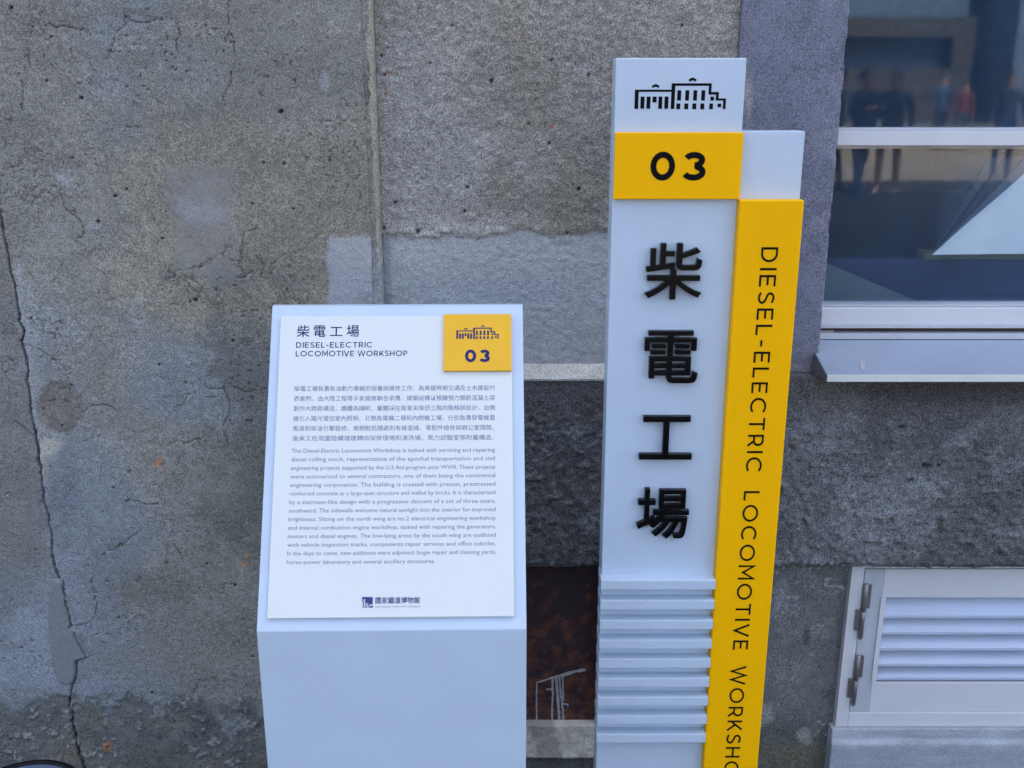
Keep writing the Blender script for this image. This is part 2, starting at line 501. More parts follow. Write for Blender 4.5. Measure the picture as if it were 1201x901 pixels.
def pier_fn(X, Z, px, py):
    big = fbm(X, Z, 0.30, 5, 11)
    mid = fbm(X, Z, 0.06, 4, 23)
    fin = fbm(X, Z, 0.0085, 2, 31)
    hf = fbm(X, Z, 0.018, 3, 37) - 0.5
    wob = (fbm(X, Z, 0.05, 4, 77) - 0.5)
    dy = (big - 0.5) * -0.006 + (mid - 0.5) * -0.0025 + (fin - 0.5) * -0.0016
    c = np.zeros(X.shape + (3,)) + A(112, 119, 131)
    warm, cool = A(115, 116, 116), A(104, 117, 136)
    c = mixc(c, warm, np.clip(sst(0.46, 0.62, big) * 0.6 + sst(90, 240, px + (mid - 0.5) * 120) * sst(470, 330, py + (mid - 0.5) * 120) * 0.9, 0, 1))
    c = mixc(c, cool, sst(0.52, 0.36, big) * 0.5 * (1 - 0.6 * sst(120, 330, px)))
    c = c * (0.84 + 0.32 * mid)[..., None] * (0.84 + 0.32 * fin)[..., None]
    # paler broad zone in the middle, dark mossy runs towards the stand
    c = c * 1.05 * (1 + 0.12 * blob(px, py, 150, 400, 190, 170, 0.6, wob)[..., None])
    dm = blob(px, py, 300, 520, 55, 150, 0.7, wob * 2.4)
    c = mixc(c, A(78, 84, 88), dm * 0.5)
    for cx, cy, rx, ry, k in ((150, 68, 45, 8, .4), (235, 15, 60, 7, .4), (165, 72, 15, 6, .4), (205, 136, 28, 7, .55), (55, 65, 25, 14, .3), (325, 80, 60, 16, .35),
                              (300, 130, 60, 10, .3), (65, 190, 24, 9, .4), (280, 460, 24, 30, .5), (175, 690, 45, 20, .5), (60, 20, 70, 12, .35), (200, 320, 12, 12, .5), (330, 320, 70, 14, .3),
                              (30, 150, 50, 12, .25), (130, 640, 16, 3, .5), (255, 120, 40, 10, .3), (150, 15, 20, 5, .5), (230, 190, 60, 14, .2), (400, 230, 40, 30, .25)):
        c = mixc(c, A(96, 99, 103), blob(px, py, cx, cy, rx, ry, 0.6, wob * 1.8) * k)
    # trowelled repair patches
    sp = (1 - sst(-6, 6, np.maximum(np.abs(px - 236) - 36, np.abs(py - 262) - 62) + wob * 40))
    c = mixc(c, A(116, 122, 136), sp * 0.4)
    c = mixc(c, A(134, 141, 158), blob(px, py, 244, 252, 26, 22, 0.5, wob * 2.2) * 0.7)
    dy = dy * (1 - 0.7 * sp) - 0.0012 * sp
    lp = (1 - sst(-4, 4, np.maximum(np.abs(px - 419) - 34, np.abs(py - 330) - 52) + wob * 11))
    c = mixc(c, A(142, 150, 168) * (0.86 + 0.28 * mid)[..., None], lp * 0.9)
    dy = dy - 0.0015 * lp
    for cx, cy, rx, ry, k in ((148, 238, 8, 10, .7), (73, 212, 9, 9, .6), (113, 265, 8, 4, .8), (381, 95, 4, 9, .6), (22, 318, 5, 12, .7)):
        c = mixc(c, A(138, 146, 164), blob(px, py, cx, cy, rx, ry, 0.6, wob * 2) * k * 0.8)
    # exposed sandy lens beside the crack, pale lime bloom round it
    dcr = polydist(px, py, CRACK)
    side = px - np.interp(py, [p[1] for p in CRACK], [p[0] for p in CRACK])
    bloom = sst(0, 3, side) * sst(30, 4, side + wob * 30) * sst(300, 340, py) * sst(610, 560, py)
    c = mixc(c, A(138, 147, 162), bloom * 0.55)
    left = sst(-1, -4, side) * sst(250, 330, py) * sst(720, 640, py)
    c = mixc(c, A(108, 110, 116) * (0.8 + 0.4 * mid)[..., None], left * 0.7)
    lens = blob(px, py, 68, 480, 27, 30, 0.16, wob * 0.5)
    c = mixc(c, A(104, 103, 106) * (0.75 + 0.5 * fin)[..., None], lens * 0.85)
    dy = dy + 0.003 * lens
    wl = blob(px, py, 57, 522, 14, 14, 0.4, wob * 1.5) + blob(px, py, 51, 550, 5, 16, 0.5, wob)
    c = mixc(c, A(160, 164, 168), np.clip(wl * (1 - lens), 0, 1) * 0.8)
    spb = blob(px, py, 70, 575, 22, 40, 0.4, wob * 1.5)
    c = mixc(c, A(96, 106, 126), spb * 0.5)
    # mortar filling over the crack, pale scraped ground round it
    pz = blob(px, py, 75, 740, 45, 85, 0.35, wob * 1.7)
    c = mixc(c, A(122, 130, 150), pz * 0.6)
    c = mixc(c, A(128, 138, 160), blob(px, py, 30, 770, 55, 40, 0.4, wob * 2.2) * 0.6)
    c = mixc(c, A(124, 134, 154), blob(px, py, 140, 805, 60, 18, 0.4, wob * 2.0) * 0.55)
    c = mixc(c, A(114, 117, 122), blob(px, py, 210, 770, 80, 45, 0.5, wob * 1.6) * 0.6)
    pq = inpoly(px + wob * 5, py + wob * 5, [(60, 680), (73, 682), (78, 715), (82, 737), (95, 742), (103, 772), (90, 777), (88, 797), (80, 804), (68, 799), (61, 775), (55, 725)]).astype(float)
    c = mixc(c, A(110, 116, 130), pq * 0.75)
    dy = dy * (1 - 0.8 * pq) - 0.002 * pq
    # damp, mossy foot of the wall with flaked lime
    foot = sst(0, 26, py - 816 + wob * 110 - 12 * np.sin(px / 37.0))
    flk = sst(0.60, 0.70, fbm(X, Z, 0.016, 5, 91, 0.62)) * sst(0.42, 0.6, fbm(X, Z, 0.09, 3, 95))
    mc = A(84, 90, 94) * (0.7 + 0.6 * mid)[..., None]
    mc = mixc(mc, A(100, 99, 88), sst(0.52, 0.7, fbm(X, Z, 0.08, 3, 55)) * 0.6)
    mc = mixc(mc, A(146, 152, 162), flk * 0.6)
    c = mixc(c, mc, foot * 0.75)
    dy = dy + foot * (0.003 + 0.006 * (fbm(X, Z, 0.03, 4, 66) - 0.5) - 0.003 * flk)
    # rust spots
    for cx, cy, r in ((175, 365, 2.2), (186, 544, 5), (188, 540, 3), (287, 661, 4.2), (289, 652, 2.4), (125, 877, 5), (310, 775, 2)):
        m = blob(px, py, cx, cy, r, r, 0.5, wob)
        c = mixc(c, A(160, 115, 85), m * 0.65)
    # cracks and holes are real grooves
    wv = 0.45 + 1.4 * fbm(X, Z, 0.06, 3, 5)
    for ln, w, dep in ((CRACK, 1.1, 0.014), (CRACK2, 0.6, 0.007), (CRACK3, 0.95, 0.012)):
        g = 1 - sst(0.3, 1.25, polydist(px + wob * 5 + hf * 5, py, ln) / (w * wv))
        dy = dy + dep * g
        c = mixc(c, A(30, 30, 32), g * 0.8)
    fw = 0.5 + 0.9 * vnoise(X * 40, Z * 40, 8)
    for ln in FINE:
        x0, x1 = min(p[0] for p in ln) - 10, max(p[0] for p in ln) + 10
        y0, y1 = min(p[1] for p in ln) - 10, max(p[1] for p in ln) + 10
        sel = (px > x0) & (px < x1) & (py > y0) & (py < y1)
        if not sel.any():
            continue
        g = np.zeros(px.shape)
        g[sel] = 1 - sst(0.2, 1.3, polydist(px[sel] + wob[sel] * 10 + hf[sel] * 9, py[sel] + wob[sel] * 6 + hf[sel] * 9, ln) / (0.62 * fw[sel]))
        dy = dy + 0.0035 * g
        c = mixc(c, A(60, 62, 66), g * 0.6)
    for cx, cy, r in PORES:
        g = blob(px, py, cx, cy, r * 0.8, r * 0.72, 0.4)
        dy = dy + 0.009 * g
        c = mixc(c, A(34, 34, 36), g * 0.8)
    # scattered pin holes and hair crazing
    ph = sst(0.86, 0.93, vnoise(X * 190, Z * 190, 41)) * sst(0.45, 0.7, fbm(X, Z, 0.1, 3, 14))
    dy = dy + 0.003 * ph
    c = mixc(c, A(60, 60, 60), ph * 0.55)
    cz = 1 - sst(0.0, 0.014, np.abs(fbm(X, Z, 0.10, 5, 141, 0.6) - 0.5))
    cz = cz * sst(0.55, 0.72, fbm(X, Z, 0.22, 2, 171))
    dy = dy + 0.002 * cz
    c = mixc(c, A(70, 70, 70), cz * 0.5)
    return dy, np.clip(c, 0.004, 0.8), 1 - 0.55 * np.clip(sp + lp + pq, 0, 1)

def render_fn(X, Z, px, py):
    big = fbm(X, Z, 0.25, 4, 211)
    mid = fbm(X, Z, 0.03, 4, 223)
    fin = fbm(X, Z, 0.0085, 2, 231)
    wob = fbm(X, Z, 0.03, 4, 277) - 0.5
    dy = (big - 0.5) * -0.004 + (mid - 0.5) * -0.0025 + (fin - 0.5) * -0.0042
    c = np.zeros(X.shape + (3,)) + A(132, 134, 140)
    c = mixc(c, A(124, 126, 132), sst(0.45, 0.65, big) * 0.7)
    c = mixc(c, A(140, 144, 156), sst(0.48, 0.32, big) * 0.6)
    c = c * (0.90 + 0.20 * mid)[..., None] * (0.84 + 0.32 * fin)[..., None] * (0.86 + 0.28 * fbm(X, Z, 0.09, 3, 241))[..., None]
    c = mixc(c, A(116, 112, 104), sst(0.50, 0.66, fbm(X * 1.6, Z, 0.20, 4, 251)) * 0.45)
    c = mixc(c, A(108, 108, 106), blob(px, py, 660, 245, 70, 26, 0.8, wob * 2) * 0.3)
    # holes
    for cx, cy, r in ((576, 95, 2.6), (447, 65, 2.0), (504, 74, 1.4), (647, 71, 1.6), (620, 145, 1.5), (490, 272, 3), (463, 238, 2), (679, 222, 2.6), (548, 220, 2.2), (451, 88, 1.5), (545, 248, 2),
                      (644, 168, 2), (450, 268, 2.2), (665, 274, 2.2), (690, 88, 1.6), (530, 30, 1.6), (800, 30, 1.8)):
        g = blob(px, py, cx, cy, r * 0.75, r * 0.9, 0.35)
        dy = dy + 0.008 * g
        c = mixc(c, A(50, 48, 46), g * 0.7)
    for cx, cy in ((453, 110), (647, 149), (455, 85)):
        c = mixc(c, A(130, 70, 48), blob(px, py, cx, cy, 2.4, 2, 0.5) * 0.8)
    # crumbled lower band and the smoother plaster below it
    edge = 276 + wob * 16 + 2.5 * np.sin(px / 60.0)
    low = sst(-3.0, 3.0, py - edge + (mid - 0.5) * 8)
    crumb = np.exp(-((py - edge + 7) / 8.0) ** 2)
    c = c * (1 + 0.5 * crumb * (vnoise(X * 160, Z * 160, 9) - 0.3))[..., None]
    dy = dy - 0.0022 * crumb
    pl = A(153, 162, 180) * (0.90 + 0.2 * fbm(X, Z, 0.09, 4, 301))[..., None] * (0.92 + 0.16 * fin)[..., None]
    pl = mixc(pl, A(146, 152, 166), blob(px, py, 560, 325, 60, 20, 0.7, wob) * 0.4)
    pl = mixc(pl, A(136, 148, 174), blob(px, py, 600, 345, 70, 16, 0.8, wob) * 0.4)
    pl = mixc(pl, A(120, 128, 146), blob(px, py, 660, 285, 12, 4, 0.6, wob) * 0.5)
    pl = mixc(pl, A(120, 130, 150), sst(462, 454, px) * 0.6)
    c = mixc(c, pl, low)
    dyl = (big - 0.5) * -0.003 + (fin - 0.5) * -0.003 + 0.0012
    dy = dy * (1 - low) + dyl * low
    return dy, np.clip(c, 0.004, 0.8), 1 - 0.6 * low

def surround_fn(X, Z, px, py):
    big = fbm(X, Z, 0.2, 4, 411)
    mid = fbm(X, Z, 0.02, 3, 423)
    str_ = fbm(X * 6, Z, 0.2, 3, 431)
    wob = fbm(X, Z, 0.03, 4, 477) - 0.5
    dy = (big - 0.5) * -0.004 + (mid - 0.5) * -0.0016
    c = np.zeros(X.shape + (3,)) + A(103, 109, 134)
    c = c * (0.82 + 0.36 * big)[..., None] * (0.86 + 0.28 * mid)[..., None] * (0.92 + 0.16 * str_)[..., None]
    c = mixc(c, A(150, 150, 158), blob(px, py, 878, 120, 5, 30, 0.7, wob * 2) * 0.5)
    c = mixc(c, A(126, 132, 154), sst(0.62, 0.74, fbm(X, Z, 0.05, 4, 491)) * sst(958, 985, px + 0.09 * py) * 0.5)
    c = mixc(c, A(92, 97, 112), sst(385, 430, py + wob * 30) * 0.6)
    c = mixc(c, A(122, 126, 138), sst(424, 430, py + wob * 4) * 0.7)
    # the arris at the window is chipped
    ch = sst(-0.006, 0.0, X - x_jamb + 0.004 * (wob * 4)) * sst(0.5, 0.62, fbm(X, Z, 0.02, 3, 499))
    dy = dy + 0.006 * ch
    return dy, np.clip(c, 0.004, 0.8)

def plinth_fn(X, Z, px, py):
    big = fbm(X, Z, 0.22, 4, 511)
    mid = fbm(X, Z, 0.05, 5, 523)
    fin = fbm(X, Z, 0.009, 2, 531)
    wob = fbm(X, Z, 0.05, 4, 577) - 0.5
    rough = 0.35 + 0.65 * sst(455, 500, py + wob * 40)
    dy = (big - 0.5) * -0.008 + ((mid - 0.5) * -0.008 + (fin - 0.5) * -0.007) * rough
    c = np.zeros(X.shape + (3,)) + A(104, 110, 123)
    c = mixc(c, A(84, 90, 99), sst(0.44, 0.62, big) * 0.85)
    c = mixc(c, A(120, 128, 144), sst(0.54, 0.70, mid) * 0.35)
    c = c * (0.84 + 0.32 * mid)[..., None] * (0.78 + 0.44 * fin)[..., None]
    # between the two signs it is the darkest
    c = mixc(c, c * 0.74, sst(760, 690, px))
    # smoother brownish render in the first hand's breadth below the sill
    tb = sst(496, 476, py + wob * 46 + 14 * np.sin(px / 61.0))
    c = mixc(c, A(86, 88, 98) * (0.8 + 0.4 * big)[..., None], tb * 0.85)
    c = mixc(c, A(70, 70, 78), blob(px, py, 1090, 462, 130, 12, 0.6, wob) * 0.7)  # dark strip along the sill's underside, its shade put into the colour
    c = mixc(c, A(124, 132, 150), sst(0.58, 0.72, fbm(X, Z, 0.09, 4, 591)) * (1 - tb) * 0.45)
    c = mixc(c, A(128, 130, 140), blob(px, py, 985, 468, 40, 24, 0.8, wob * 3) * 0.35)
    st = sst(0.79, 0.84, vnoise(X * 75, Z * 75, 71)) * (1 - tb)
    dy = dy - 0.005 * st * rough
    c = mixc(c, A(112, 114, 116), st * 0.35)
    g = blob(px, py, 990, 594, 6, 4.5, 0.3)
    dy = dy - 0.006 * g
    c = mixc(c, A(130, 134, 140), g * 0.8)
    for cx, cy, rx in ((1087, 547, 5), (1101, 546, 2.4), (1057, 501, 3.4), (1068, 563, 3)):
        g = blob(px, py, cx, cy, rx, rx * 0.6, 0.4)
        dy = dy + 0.009 * g
        c = mixc(c, A(40, 40, 42), g * 0.6)
    # broken lower arris
    zz = (Z - z_over)
    ch = sst(0.008, 0.0, zz - 0.006 * vnoise(X * 60, Z * 0 + 3, 81))
    dy = dy + 0.008 * ch
    c = mixc(c, A(124, 126, 132), sst(0.012, 0.002, zz) * sst(0.45, 0.6, vnoise(X * 70, Z * 70, 83)) * 0.5)
    return dy, np.clip(c, 0.004, 0.8)

def base_fn(X, Z, px, py):
    big = fbm(X, Z, 0.2, 4, 611)
    mid = fbm(X, Z, 0.05, 5, 623)
    fin = fbm(X, Z, 0.012, 3, 631)
    wob = fbm(X, Z, 0.05, 4, 677) - 0.5
    dy = (big - 0.5) * -0.004 + (mid - 0.5) * -0.003 + (fin - 0.5) * -0.002
    c = np.zeros(X.shape + (3,)) + A(98, 104, 114)
    c = c * (0.72 + 0.56 * big)[..., None] * (0.76 + 0.48 * mid)[..., None] * (0.84 + 0.32 * fin)[..., None]
    c = mixc(c, A(122, 130, 150), blob(px, py, 918, 700, 16, 26, 0.4, wob * 2.4) * 0.65)
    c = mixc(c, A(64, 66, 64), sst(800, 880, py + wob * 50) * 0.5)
    c = mixc(c, A(90, 86, 70), blob(px, py, 925, 885, 40, 14, 0.6, wob * 2) * 0.5)
    wsp = sst(0.76, 0.82, vnoise(X * 120, Z * 120, 71)) * sst(0.45, 0.6, fbm(X, Z, 0.12, 2, 72))
    c = mixc(c, A(160, 164, 170), wsp * 0.7)
    for cx, cy, rx, ry in ((939, 862, 7, 9), (897, 838, 8, 12), (934, 766, 3, 3), (951, 768, 4, 3), (928, 795, 3, 3)):
        c = mixc(c, A(150, 156, 164), blob(px, py, cx, cy, rx, ry, 0.6, wob * 4) * 0.45)
    g = blob(px, py, 945, 748, 4, 11, 0.5)
    c = mixc(c, A(58, 60, 66), g * 0.6)
    dy = dy + 0.003 * g
    return dy, np.clip(c, 0.004, 0.8)

def cap_fn(X, Z, px, py):
    mid = fbm(X, Z, 0.05, 4, 723)
    fin = fbm(X, Z, 0.01, 2, 731)
    c = np.zeros(X.shape + (3,)) + A(176, 180, 186)
    return (fin - 0.5) * -0.001, c * (0.84 + 0.32 * mid)[..., None] * (0.9 + 0.2 * fin)[..., None]

def bead_fn(X, Z, px, py):
    t = (X - X.min()) / (X.max() - X.min())
    n = fbm(X, Z, 0.016, 4, 811)
    n2 = fbm(X, Z, 0.10, 4, 823)
    fin = fbm(X, Z, 0.0085, 2, 31)
    w = 0.52 + 0.9 * (n2 - 0.5) + 0.9 * (n - 0.5)
    on = sst(w - 0.10, w + 0.10, t)
    bulge = on * sst(1.0, 0.85, t)
    dy = -0.0014 * bulge + (n - 0.5) * -0.004 + 0.018 * sst(0.90, 1.0, t + 0.25 * (n - 0.5))
    c = np.zeros(X.shape + (3,)) + A(112, 115, 118)
    c = c * (0.70 + 0.6 * fin)[..., None]
    c = mixc(c, A(148, 148, 148) * (0.7 + 0.6 * n)[..., None], on * 0.8)
    gap = (1 - sst(0.0, 0.07, np.abs(t - w + 0.16))) * sst(0.5, 0.62, fbm(X, Z, 0.05, 3, 829))
    c = mixc(c, A(66, 64, 62), gap * 0.7)
    dy = dy + 0.003 * gap
    c = mixc(c, A(140, 148, 168), sst(285, 300, py) * 0.6)
    return dy, c

pier = wall_sheet('pier_wall', -1.26, x_seam - 0.011, 0.0, Z_DENSE, Y_PIER, 0.0021, pier_fn, M['pier'], bld)
wall_sheet('pier_wall', -16, -1.26, 0.0, Z_DENSE, Y_PIER, 0.04, pier_fn, M['pier'], bld)
wall_sheet('joint_bead', x_seam - 0.011, x_seam + 0.006, 0.0, Z_DENSE, Y_PIER, 0.0014, bead_fn, M['plaster'], bld)
rend = wall_sheet('render_panel', x_seam + 0.006, x_sur, z_cap0 - 0.02, Z_DENSE, Y_REND, 0.0023, render_fn, M['render'], bld)
z_sur0 = P(940, 437, Y_SUR).z
wall_sheet('window_surround', x_sur, x_jamb, z_sur0, Z_DENSE, Y_SUR, 0.0032, surround_fn, M['plaster'], bld, 0.10)
x_dense = 1.12
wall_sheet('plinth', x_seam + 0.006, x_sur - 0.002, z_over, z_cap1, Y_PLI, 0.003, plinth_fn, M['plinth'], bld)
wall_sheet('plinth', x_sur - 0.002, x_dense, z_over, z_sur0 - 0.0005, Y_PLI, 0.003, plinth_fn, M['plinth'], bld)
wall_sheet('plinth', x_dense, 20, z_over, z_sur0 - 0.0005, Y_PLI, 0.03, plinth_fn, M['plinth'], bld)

# chamfered, pale-plastered top of the plinth
def cap_part():
    x0, x1 = x_seam + 0.006, x_sur - 0.002
    nx = 220
    V, cols = [], []
    prof = [(Y_REND + 0.002, z_cap0 + 0.002), (Y_REND - 0.004, z_cap0), (Y_PLI + 0.001, z_cap1 + 0.002), (Y_PLI - 0.004, z_cap1 - 0.001), (Y_PLI - 0.003, z_cap1 - 0.005), (Y_PLI + 0.03, z_cap1 - 0.006)]
    for i in range(nx):
        x = x0 + (x1 - x0) * i / (nx - 1)
        for k, (y, z) in enumerate(prof):
            V.append((x, y + random.uniform(-0.0002, 0.0002), z + random.uniform(-0.0003, 0.0003)))
            s = 0.9 + 0.14 * math.sin(x * 23 + k) * math.sin(x * 61 + 2 * k)
            cols.append((*(A(172, 178, 186) * s), 1.0))
    n = len(prof)
    faces = [(i * n + k, (i + 1) * n + k, (i + 1) * n + k + 1, i * n + k + 1) for i in range(nx - 1) for k in range(n - 1)]
    m = mesh_from(V, [f[::-1] for f in faces])
    at = m.color_attributes.new('tint', 'FLOAT_COLOR', 'POINT')
    at.data.foreach_set('color', np.array(cols, np.float32).ravel())
    return link('plinth_cap', m, M['plaster'], bld)
cap_part()

# recessed foot of the wall
x_h0 = P(999.8, 663.7, 1.845).x           # left edge of the louvred hatch
x_rust0, x_rust1 = -0.17, 0.185
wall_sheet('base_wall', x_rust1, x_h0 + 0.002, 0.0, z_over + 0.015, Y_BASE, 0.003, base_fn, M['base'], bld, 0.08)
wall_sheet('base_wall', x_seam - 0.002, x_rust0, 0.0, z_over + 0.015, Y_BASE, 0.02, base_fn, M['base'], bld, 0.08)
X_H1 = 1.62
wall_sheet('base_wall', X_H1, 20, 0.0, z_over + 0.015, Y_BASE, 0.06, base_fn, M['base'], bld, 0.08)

# rusty steel plate in its recess between the signs, with runs of white paint and a plastered sill under it
z_r0 = P(660, 851, 1.875).z
rp = link('rusty_plate', box(x_rust0, x_rust1, 1.878, 1.885, z_r0 - 0.02, z_over + 0.03), M['rust'], bld)
def runs():
    bm = bmesh.new()
    def strip(pts, w):
        fine = []
        for (xa, ya), (xb, yb) in zip(pts[:-1], pts[1:]):
            n_ = max(1, int(math.hypot(xb - xa, yb - ya) / 3))
            fine += [(xa + (xb - xa) * i / n_ + random.uniform(-0.3, 0.3), ya + (yb - ya) * i / n_) for i in range(n_)]
        fine.append(pts[-1])
        w0 = w
        pts = [P(x, y, 1.8765 - random.uniform(0, 0.0006)) for x, y in fine]
        for a, b in zip(pts[:-1], pts[1:]):
            w = w0 * random.uniform(0.75, 1.5)
            d = (b - a)
            if d.length < 1e-6:
                continue
            n = Vector((-d.z, 0, d.x)).normalized() * w * 0.5
            d = d.normalized() * w * 0.25
            q = [a - d + n, b + d + n * 0.9, b + d - n * 0.9, a - d - n]
            front = [bm.verts.new(p) for p in q]
            rear = [bm.verts.new(p + Vector((0, 0.003, 0))) for p in q]
            bm.faces.new(front)
            for i in range(4):
                bm.faces.new((front[i], front[(i + 1) % 4], rear[(i + 1) % 4], rear[i]))
    strip([(629.5, 848), (629, 826), (629.6, 810), (630, 801), (638, 798.5), (648, 795)], 0.0026)
    strip([(646, 796), (656, 793.5), (666, 790.5), (676, 787.6), (686.5, 786)], 0.0052)
    strip([(648, 795), (648.5, 815), (647.5, 832), (648, 848)], 0.0034)
    strip([(652, 794), (653.5, 810), (655, 828), (656, 848)], 0.0046)
    strip([(656, 793), (657, 806), (658, 816), (660, 830), (661, 847)], 0.0036)
    strip([(641, 809), (649, 808.6)], 0.0028)
    strip([(660, 826), (666, 826.6), (666, 829)], 0.0022)
    strip([(660, 793), (660.6, 808), (661, 822)], 0.0026)
    return finish(bm, 0, smooth=False)
link('paint_runs', runs(), M['runs'], bld)
z_s1 = P(660, 851.5, 1.856).z
z_s0 = P(660, 889, 1.856).z
def sill_fn(X, Z, px, py):
    n = fbm(X, Z, 0.04, 5, 901)
    f = fbm(X, Z, 0.01, 3, 905)
    c = np.zeros(X.shape + (3,)) + A(200, 204, 208)
    c = c * (0.76 + 0.4 * n)[..., None] * (0.88 + 0.24 * f)[..., None]
    c = mixc(c, A(96, 98, 100), sst(0.55, 0.66, fbm(X, Z, 0.07, 4, 911)) * 0.5)
    return (n - 0.5) * -0.005 + (f - .5) * -.003, c, np.full(X.shape, 0.5)
wall_sheet('plaster_sill', x_rust0, x_rust1, z_s0, z_s1, 1.856, 0.003, sill_fn, M['plaster'], bld, 0.04)
def foot_fn(X, Z, px, py):
    n = fbm(X, Z, 0.04, 5, 921)
    c = np.zeros(X.shape + (3,)) + A(92, 98, 108)
    return (n - 0.5) * -0.004, c * (0.7 + 0.6 * n)[..., None]
wall_sheet('footing', x_rust0, x_rust1, 0.0, z_s0, 1.866, 0.004, foot_fn, M['base'], bld, 0.04)

# the rest of the hall, out of the picture: walls, roof
def coarse(name, x0, x1, z0, z1, fn=render_fn, Y=Y_REND, mat='render', step=0.25):
    return wall_sheet(name, x0, x1, z0, z1, Y, step, fn, M[mat], bld)
H_B = 16.2
coarse('upper_wall', -16, x_jamb, Z_DENSE, Z_WIN1)
coarse('upper_wall', -16, 20, Z_WIN1, H_B)
coarse('side_panel', X_WIN1, 20, z_sur0, Z_WIN1)
core = M['dark']
link('core_wall', box(-16, x_jamb - 0.02, Y_CORE, 2.2, 0, H_B), core, bld)
link('core_wall', box(X_WIN1 + 0.02, 20, Y_CORE, 2.2, 0, H_B), core, bld)
link('core_wall', box(x_jamb - 0.019, X_WIN1 + 0.019, Y_CORE, 2.2, 0, z_sill - 0.035), core, bld)
link('core_wall', box(x_jamb - 0.019, X_WIN1 + 0.019, Y_CORE, 2.2, Z_WIN1 + 0.02, H_B), core, bld)
link('end_wall', box(-16, -15.8, 2.201, 15, 0, H_B), core, bld)
link('end_wall', box(19.8, 20, 2.201, 15, 0, H_B), core, bld)
link('rear_wall', box(-15.799, 19.799, 14.8, 15, 0, H_B), core, bld)
link('roof', box(-16.3, 20.3, 1.6, 15.3, H_B + 0.002, H_B + 0.25), M['facade'], bld)

# ------------------------------------------------------------------ window
win = link('window', box(x_jamb - 0.018, x_jamb + 0.03, 1.934, 1.958, z_sill - 0.03, Z_WIN1), M['alu'], bld)     # the left stile behind the reveal
W = win
xw0, xw1 = x_jamb - 0.017, X_WIN1
def zpx(y, Y, x=1050):
    return P(x, y, Y).z
link('frame_stile', box(xw1 - 0.05, xw1 + 0.018, 1.90, 1.958, z_sill - 0.03, Z_WIN1), M['alu'], W)
link('frame_head', box(xw0, xw1, 1.90, 1.957, Z_WIN1 - 0.05, Z_WIN1 + 0.018), M['alu'], W)
# meeting rail: thin upper bead, face, shadow groove
link('middle_rail', box(xw0 + 0.001, xw1 - 0.051, 1.892, 1.95, zpx(171, 1.892), zpx(154, 1.892), 0.0015), M['alu_light'], W)
link('glazing_bead', box(xw0 + 0.002, xw1 - 0.052, 1.899, 1.94, zpx(154, 1.899) + 0.0005, zpx(150, 1.899), 0.001), M['alu'], W)
link('glazing_bead', box(xw0 + 0.002, xw1 - 0.052, 1.903, 1.94, zpx(174.5, 1.903), zpx(171, 1.892) - 0.0005, 0.0), M['steel'], W)
# bottom rail of the sash, with its bead, the brown gap and the track
link('bottom_rail', box(xw0 + 0.001, xw1 - 0.051, 1.894, 1.95, zpx(381, 1.894), zpx(361, 1.894), 0.002), M['alu_light'], W)
link('glazing_bead', box(xw0 + 0.002, xw1 - 0.052, 1.902, 1.94, zpx(361, 1.894) + 0.0005, zpx(357.5, 1.902), 0.001), M['alu'], W)
link('gasket', box(xw0 + 0.002, xw1 - 0.052, 1.905, 1.94, zpx(391, 1.905), zpx(385, 1.905)), M['gasket'], W)
link('drip_edge', box(xw0 + 0.002, xw1 - 0.052, 1.888, 1.94, zpx(385, 1.888), zpx(381.5, 1.888)), M['alu'], W)
link('track_end', box(xw0 + 0.003, P(976, 388, 1.90).x, 1.890, 1.9045, zpx(392, 1.890), zpx(387.5, 1.890)), M['steel'], W)
link('track', box(xw0 + 0.001, xw1 - 0.051, 1.882, 1.95, zpx(398, 1.882), zpx(391.5, 1.882), 0.0008), M['alu'], W)
zt = zpx(154, 1.892)
link('pane', box(xw0 + 0.004, xw1 - 0.053, 1.921, 1.9215, zpx(150, 1.905), Z_WIN1 - 0.05), M['glass'], W)
link('pane', box(xw0 + 0.004, xw1 - 0.053, 1.929, 1.9295, zpx(359, 1.905), zpx(171, 1.892) - 0.001), M['glass'], W)
# folded aluminium sill with a turned-down lip and an end flap
Y_LIP = 1.752
z_a = zpx(399, 1.880)
z_b = zpx(440, Y_LIP)
z_c = zpx(447.5, Y_LIP)
x_s0 = x_jamb - 0.006
link('sill', prism([(1.884, z_a - 0.002), (1.884, z_a), (Y_LIP, z_b), (Y_LIP, z_b - 0.0025)], x_s0, xw1), M['alu_sill'], W)
link('sill_lip', box(x_s0 - 0.0005, xw1, Y_LIP - 0.003, Y_LIP - 0.0005, z_c, z_b + 0.001, 0.0007), M['plate'], W)
flap = [(x_s0 - 0.001, 1.83, z_a - 0.012), (x_s0 - 0.001, Y_LIP, z_b + 0.001), (x_s0 - 0.001, Y_LIP + 0.002, z_c), (x_s0 - 0.004, 1.80, z_c - 0.006), (x_s0 - 0.007, 1.832, z_c + 0.004)]
fm = mesh_from(flap + [(x - 0.0015, y, z) for x, y, z in flap], [(0, 1, 2, 3, 4), (9, 8, 7, 6, 5)] + [(i, (i + 1) % 5, (i + 1) % 5 + 5, i + 5) for i in range(5)])
link('sill_flap', fm, M['steel'], W)
# scrap of old sticker on the sill
def on_sill(px, py):
    d = ray(px, py)
    n = Vector((0, -(z_a - z_b), 1.884 - Y_LIP)).normalized()
    n = Vector((0, z_b - z_a, 1.884 - Y_LIP)).normalized()
    o = Vector((0, Y_LIP, z_b + 0.0012))
    t = (o - Vector((0, 0, HC))).dot(n) / d.dot(n)
    return Vector((0, 0, HC)) + d * t
link('sticker', mesh_from([on_sill(*p) for p in ((1008.5, 424), (1015, 423.5), (1015.5, 427), (1014, 430), (1015, 433), (1012, 435), (1010, 433.5), (1009.5, 430))], [tuple(range(8))]), M['runs'], W)

